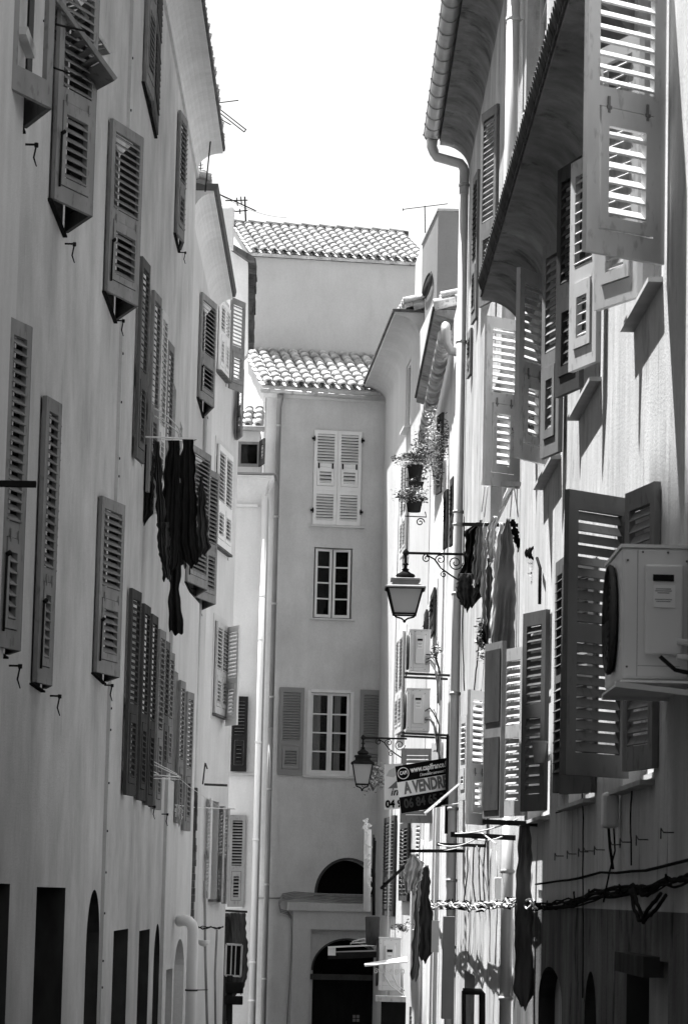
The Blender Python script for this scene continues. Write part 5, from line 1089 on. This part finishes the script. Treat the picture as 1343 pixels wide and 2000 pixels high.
# ---- meter box and cables, near right
mt_ = thing('meter_box', 'small white rounded box fixed to the shaded right wall above a cable', 'box', wR1.hit(1200, 1618)[2])
s0, z0, p = wR1.hit(1212, 1618); zt_ = zat(1212, 1548, p.y); c = wR1.pt(s0+.02, (z0+zt_)/2, .06); mb = MB(); mb.box(c, (.045, .06, (zt_-z0)/2)); mb.build('case', 'wood', mt_, bevel=.02)
mb = MB(); mb.tube([c+V((-.01, -.02, -.08)), c+V((.0, -.02, -.2)), c+V((.02, 0, -.32))], .008, 6); mb.build('cable_tail', 'cable', mt_)
mb = MB(); mb.tube([c+V((.02, .0, -.08)), c+V((.03, .0, -.22)), c+V((.0, 0, -.34)), c+V((-.03, 0, -.5))], .005, 6); mb.build('cable_tail', 'cable', mt_)
def wallpath(wall, pts, off=.03, j=0): return [wall.hit(x, y, off+random.uniform(0, j))[2]+V((random.uniform(-j, j)*.3, random.uniform(-j, j), random.uniform(-j, j))) for x, y in pts]
def dens(pts, k=4):
    out = []
    for (a, b) in zip(pts, pts[1:]):
        for i in range(k): out.append((a[0]+(b[0]-a[0])*i/k, a[1]+(b[1]-a[1])*i/k))
    return out+[pts[-1]]
near = [(1420, 1690), (1343, 1718), (1300, 1722), (1262, 1740), (1235, 1738), (1200, 1742), (1160, 1748), (1120, 1762), (1085, 1768), (1045, 1772)]
mb = MB()
for k in range(9): mb.tube(wallpath(wR1, dens([(x_, y_+random.uniform(-10, 10)) for x_, y_ in near], 3), .04, .010), random.choice([.004, .006, .009]), 6)
for k in range(5):
    i_ = random.randrange(len(near)-1); t_ = random.random(); x_, y_ = near[i_][0]*(1-t_)+near[i_+1][0]*t_, near[i_][1]*(1-t_)+near[i_+1][1]*t_
    s_, z_, _ = wR1.hit(x_, y_); R_ = random.uniform(.02, .035); st = random.uniform(0, 6)
    mb.tube([wR1.pt(s_+math.cos(st+q*.7)*R_*2.2, z_+math.sin(st+q*.7)*R_, .05+.004*q) for q in range(7)], .006, 5)
mb.tube(wallpath(wR1, dens([(1235, 1735), (1245, 1770), (1255, 1798), (1275, 1785), (1300, 1745)]), .06, .01), .010, 6); mb.tube(wallpath(wR1, dens([(1230, 1735), (1238, 1775), (1250, 1800), (1268, 1775), (1290, 1745)]), .06, .01), .010, 6)
o = mb.build('cable_bundle', 'cable'); tag(o, 'thick black cable bundle with a hanging loop on the shaded near right wall', 'cable')
far = [(1045, 1768), (1000, 1762), (960, 1768), (920, 1772), (880, 1766), (842, 1768)]
mb = MB()
for k in range(6): mb.tube(wallpath(wR2, dens(far, 7), .16, .035), random.choice([.006, .008]), 5)
for k in range(26):
    i_ = random.randrange(len(far)-1); t_ = random.random(); x_, y_ = far[i_][0]*(1-t_)+far[i_+1][0]*t_, far[i_][1]*(1-t_)+far[i_+1][1]*t_
    s_, z_, _ = wR2.hit(x_, y_, .16); R_ = random.uniform(.03, .07); st = random.uniform(0, 6)
    mb.tube([wR2.pt(s_+math.cos(st+q*.8)*R_*3, z_+math.sin(st+q*.8)*R_, .16+random.uniform(-.05, .05)) for q in range(6)], .008, 5)
tag(mb.build('cable_bundle', 'cable'), 'tangled dark part of the cable bundle on the sunlit right wall', 'cable')
mb = MB()
for k in range(4): mb.tube(wallpath(wR2, dens(far, 6), .19, .04), random.choice([.006, .008]), 5)
tag(mb.build('cable_bundle', 'wire'), 'tangled pale cords woven through the dark cables on the sunlit wall', 'cable')
mb = MB(); mb.tube(wallpath(wR1, dens([(1420, 1660), (1343, 1680), (1260, 1698), (1172, 1706), (1110, 1718), (1045, 1728)], 3), .02, .006), .008, 6); tag(mb.build('wall_cable', 'cable'), 'thin black cable pinned above the thick bundle on the near right wall', 'cable')
for (pts, lab) in (([(1136, 1548), (1138, 1600), (1137, 1700), (1138, 1800), (1137, 1950)], 'straight black cable dropping down the near right wall'), ([(1085, 1588), (1120, 1575), (1135, 1560)], 'short black cable curving up beneath the sill of the shaded shutter'), ([(1233, 1540), (1230, 1600), (1232, 1690)], 'faint thin wire dropping right of the small white meter box')):
    mb = MB(); mb.tube(wallpath(wR1, dens(pts), .02, .004), .0045, 6); tag(mb.build('wall_cable', 'cable'), lab, 'cable')
for i, pts in enumerate([[(912, 1655), (913, 1700), (905, 1760)], [(925, 1655), (922, 1720), (928, 1760)], [(936, 1655), (934, 1690), (938, 1765)], [(948, 1640), (942, 1700), (946, 1765)], [(905, 1010), (906, 1100), (903, 1250), (906, 1350)], [(946, 1150), (938, 1230), (930, 1300), (925, 1350)]]):
    mb = MB(); mb.tube(wallpath(wR2, dens(pts, 4), .05, .012), .008, 5)
    tag(mb.build('wall_cable', 'cable'), ['outermost', 'second', 'third', 'innermost'][i]+' of four black wires dropping to the cable tangle' if i < 4 else ('black wire running down right beside the zinc downpipe' if i == 4 else 'black wire below the pegged washing, left of the dress hem'), 'cable')
# small wall fittings in the shade
for k, (x, y) in enumerate([(1100, 1672), (1125, 1668), (1148, 1664), (1158, 1662), (1180, 1660), (1212, 1650), (1232, 1645), (1265, 1640), (1315, 1626)]):
    s0, z0, p = wR1.hit(x, y); mb = MB(); mb.tube([wR1.pt(s0, z0, -.01), wR1.pt(s0, z0, .05), wR1.pt(s0+.05, z0+.02, .055), wR1.pt(s0+.05, z0-.03, .055)], .0035, 5); mb.build('wall_hook', 'rust', R1)
# vertical ornament (iron wall fitting) near x 1045
mb = MB()
for k in range(3): scroll(mb, wR2.hit(1036+k*6, 1082, .12)[2], V((1, 0, 0)), V((0, 0, 1)), .06, 1.3, k, 1, .012)
mb.tube(wallpath(wR1, [(1048, 1090), (1054, 1110), (1053, 1180)], .04), .012, 6); tag(mb.build('iron_ornament', 'iron'), 'curled black iron fitting on the sunlit wall right of the pegged washing', 'ironwork')
pb_ = thing('hanging_pot', 'pale plastic pot hung on the shaded slatted leaf at the right', 'pot', at(1052, 1490, 21.5)); mb = MB(); mb.lathe(at(1052, 1490, 21.3), [(.035, 0), (.055, .14), (.062, .14), (.062, .155)], 14); mb.build('pot', 'sh_grey', pb_)
# ---- bottom centre
cn = thing('glass_canopy', 'white canopy with scrolled ironwork over a doorway, low in the street', 'canopy', at(780, 1890, 47))
mb = MB(); a, b = at(712, 1888, 46.5), at(795, 1880, 46.5); mb.prism([a, b, b+V((0, .5, .06)), a+V((0, .5, .02))], (0, 0, .02)); mb.build('canopy_top', 'wood', cn)
mb = MB()
for k in range(6): scroll(mb, at(734+k*10, 1897, 46.6), V((1, 0, 0)), V((0, 0, 1)), .045, 1.3, k, 1, .007)
mb.tube([at(748, 1902, 46.6), at(762, 1925, 46.6), at(790, 1945, 46.6)], .01, 5); mb.tube([at(766, 1905, 46.6), at(776, 1925, 46.6), at(790, 1935, 46.6)], .01, 5); mb.build('scrollwork', 'wood', cn)
t, q = ac('air_conditioner', 'pale wall unit low on the right, just above the white scrolled canopy', 738, 781, 1833, 1935, 48.0, .5)
sf = thing('shop_canopy', 'dark flat canopy with a white edge in front of the arched doorway', 'canopy', at(690, 1855, 50))
mb = MB(); a, b = at(640, 1862, 50), at(742, 1858, 50); mb.prism([a, b, b+V((0, 1.5, 0)), a+V((0, 1.5, 0))], (0, 0, -.10)); mb.build('canopy_slab', 'iron', sf)
mb = MB(); pxbox(mb, 640, 1849, 655, 1866, 49.97, .2); mb.bar(at(640, 1850, 49.95), at(730, 1846, 49.95), .03, .025); mb.build('edge_strip', 'sh_white', sf)
mb = MB()
for (x0, y0, x1, y1) in ((690, 1838, 712, 1833), (684, 1842, 716, 1840), (690, 1838, 684, 1844), (712, 1833, 716, 1840)): mb.bar(at(x0, y0, 49.8), at(x1, y1, 49.8), .02)
tag(mb.build('metal_stand', 'wire'), 'small white folded frame lying on the dark flat canopy', 'frame')
mb = MB(); a = at(712, 1846, 48.5); b = at(741, 1846, 48.5); zt_ = zat(725, 1790, 48.5); mb.add([(a.x+.02, 48.5, a.z), (b.x-.02, 48.5, a.z), (b.x-.02, 48.9, a.z), (a.x+.02, 48.9, a.z), (a.x, 48.45, zt_), (b.x, 48.45, zt_), (b.x, 48.95, zt_), (a.x, 48.95, zt_)], [(3, 2, 1, 0), (4, 5, 6, 7), (0, 1, 5, 4), (1, 2, 6, 5), (2, 3, 7, 6), (3, 0, 4, 7)])
o = mb.build('planter_box', 'sh_dark', None, bevel=.02); tag(o, 'dark square planter-like box above the dark flat canopy', 'box')
mb = MB(); pr = random.Random(4); mb.smooth = False
mb.tube([at(716, 1780, 51), at(717, 1700, 51), at(718, 1620, 51)], .06, 8)
for k in range(26):
    c_ = at(718+pr.uniform(-6, 6), 1600+pr.random()*170*(pr.random()), 50.9); mb.bar(c_, c_+V((pr.uniform(-.07, .07), -.02, pr.uniform(-.12, .12))), .03)
tag(mb.build('crumpled_pipe', 'sh_white'), 'ragged bright white strip fixed upright where the facing house meets the right houses', 'strip')  # white tube and loose bars standing for a pipe bundle with cables
mb = MB()
for k in range(3): mb.tube([at(729+k*2, 1630+k*6, 50.5), at(727+k*2, 1700, 50.5), at(727+k*2, 1788, 50.5)], .012, 5)
tag(mb.build('cable_bundle', 'cable'), 'upright black cables beside the ragged bright white strip', 'cable')
# railing low right
mb = MB(); mb.tube([at(905, 2010, 28), at(905, 1935, 28)], .02, 6); mb.tube([at(903, 1936, 28), at(938, 1937, 28), at(941, 1941, 28), at(941, 2010, 28)], .030, 8); tag(mb.build('handrail', 'iron'), 'bent black handrail low in front of the sunlit right wall', 'handrail')
mb = MB(); pxbox(mb, 862, 1790, 885, 1990, 33, .25); tag(mb.build('pipe_casing', 'pipe_d', None), 'grey upright boxed casing at the foot of the zinc downpipe', 'casing')
mb = MB(); c = at(972, 1735, 27.5); mb.box(c, (.035, .05, .10)); tag(mb.build('junction_box', 'acbox', None, bevel=.01), 'small pale junction box with wires above the cable tangle, left of the drain pipe', 'box')

for k, (x0, x1, lab) in enumerate(((916, 918, 'faint grey wire just right of the boxed casing, low on the sunlit wall'), (958, 955, 'faint grey wire low on the sunlit wall, near the junction box'), (968, 971, 'faint grey wire right beside the drain pipe, low on the sunlit wall'))):
    mb = MB(); mb.tube(wallpath(wR2, dens([(x0, 1660), (x1, 1760), (x0-2, 1880)], 4), .03, .015), .006, 5); tag(mb.build('wall_cable', 'cable2'), lab, 'cable')
plant('potted_plant', 'dark dangling creeper on the sunlit wall below the black crumpled washing', 938, 1265, 29, .03, 0, .05, .22, 140, .1, 'plant', .1, seed=9)
plant('potted_plant', 'tuft of dark leaves on top of the low pale wall unit', 785, 1818, 47.5, .04, 0, .14, .14, 160, .15, 'plant', 0, seed=10)
plant('potted_plant', 'small tangle of leaves and wires beside the upper small air conditioner', 852, 1285, 41, .03, 0, .07, .16, 120, .4, 'plant', 0, seed=11)
t = thing('wall_unit', 'pale bracketed box standing under the white scrolled canopy', 'box', at(765, 1950, 47.5))
mb = MB(); pxbox(mb, 733, 1946, 792, 1956, 47.2, .4); mb.build('shelf', 'sh_light', t)
mb = MB(); pxbox(mb, 742, 1958, 790, 2080, 47.4, .3); mb.build('box_body', 'door', t)
mb = MB(); pxbox(mb, 842, 1798, 856, 1860, 34.5, .12); tag(mb.build('plastic_bag', 'cl_light'), 'small pale bag hanging below the cable tangle beside the casing', 'bag')
# ---------------------------------------------------------------- wall bodies (after every opening is known)
for key, w, mt, nm in (('L0', wL0, 'left2', 'wall'), ('L1', wL1, 'left', 'wall'), ('L1', wL1b, 'left2', 'lower_wall'), ('L2', wL2, 'left2', 'wall'), ('L3', wL3, 'left3', 'wall'), ('F0', wF0, 'pale', 'wall'),
                       ('F1', wF1, 'face', 'wall'), ('F2', wF2, 'top', 'wall'), ('R4', wR4, 'right4', 'wall'), ('R3', wR3, 'right3', 'wall'), ('R2', wR2, 'right2', 'wall'), ('R1', wR1, 'right1', 'wall'), ('R1', wR0, 'right1', 'rear_wall'), ('L0', wB, 'left', 'rear_wall')):
    w.mesh(MB()).build(nm, [mt, 'black', 'reveal', 'grime_shade'], G[key])
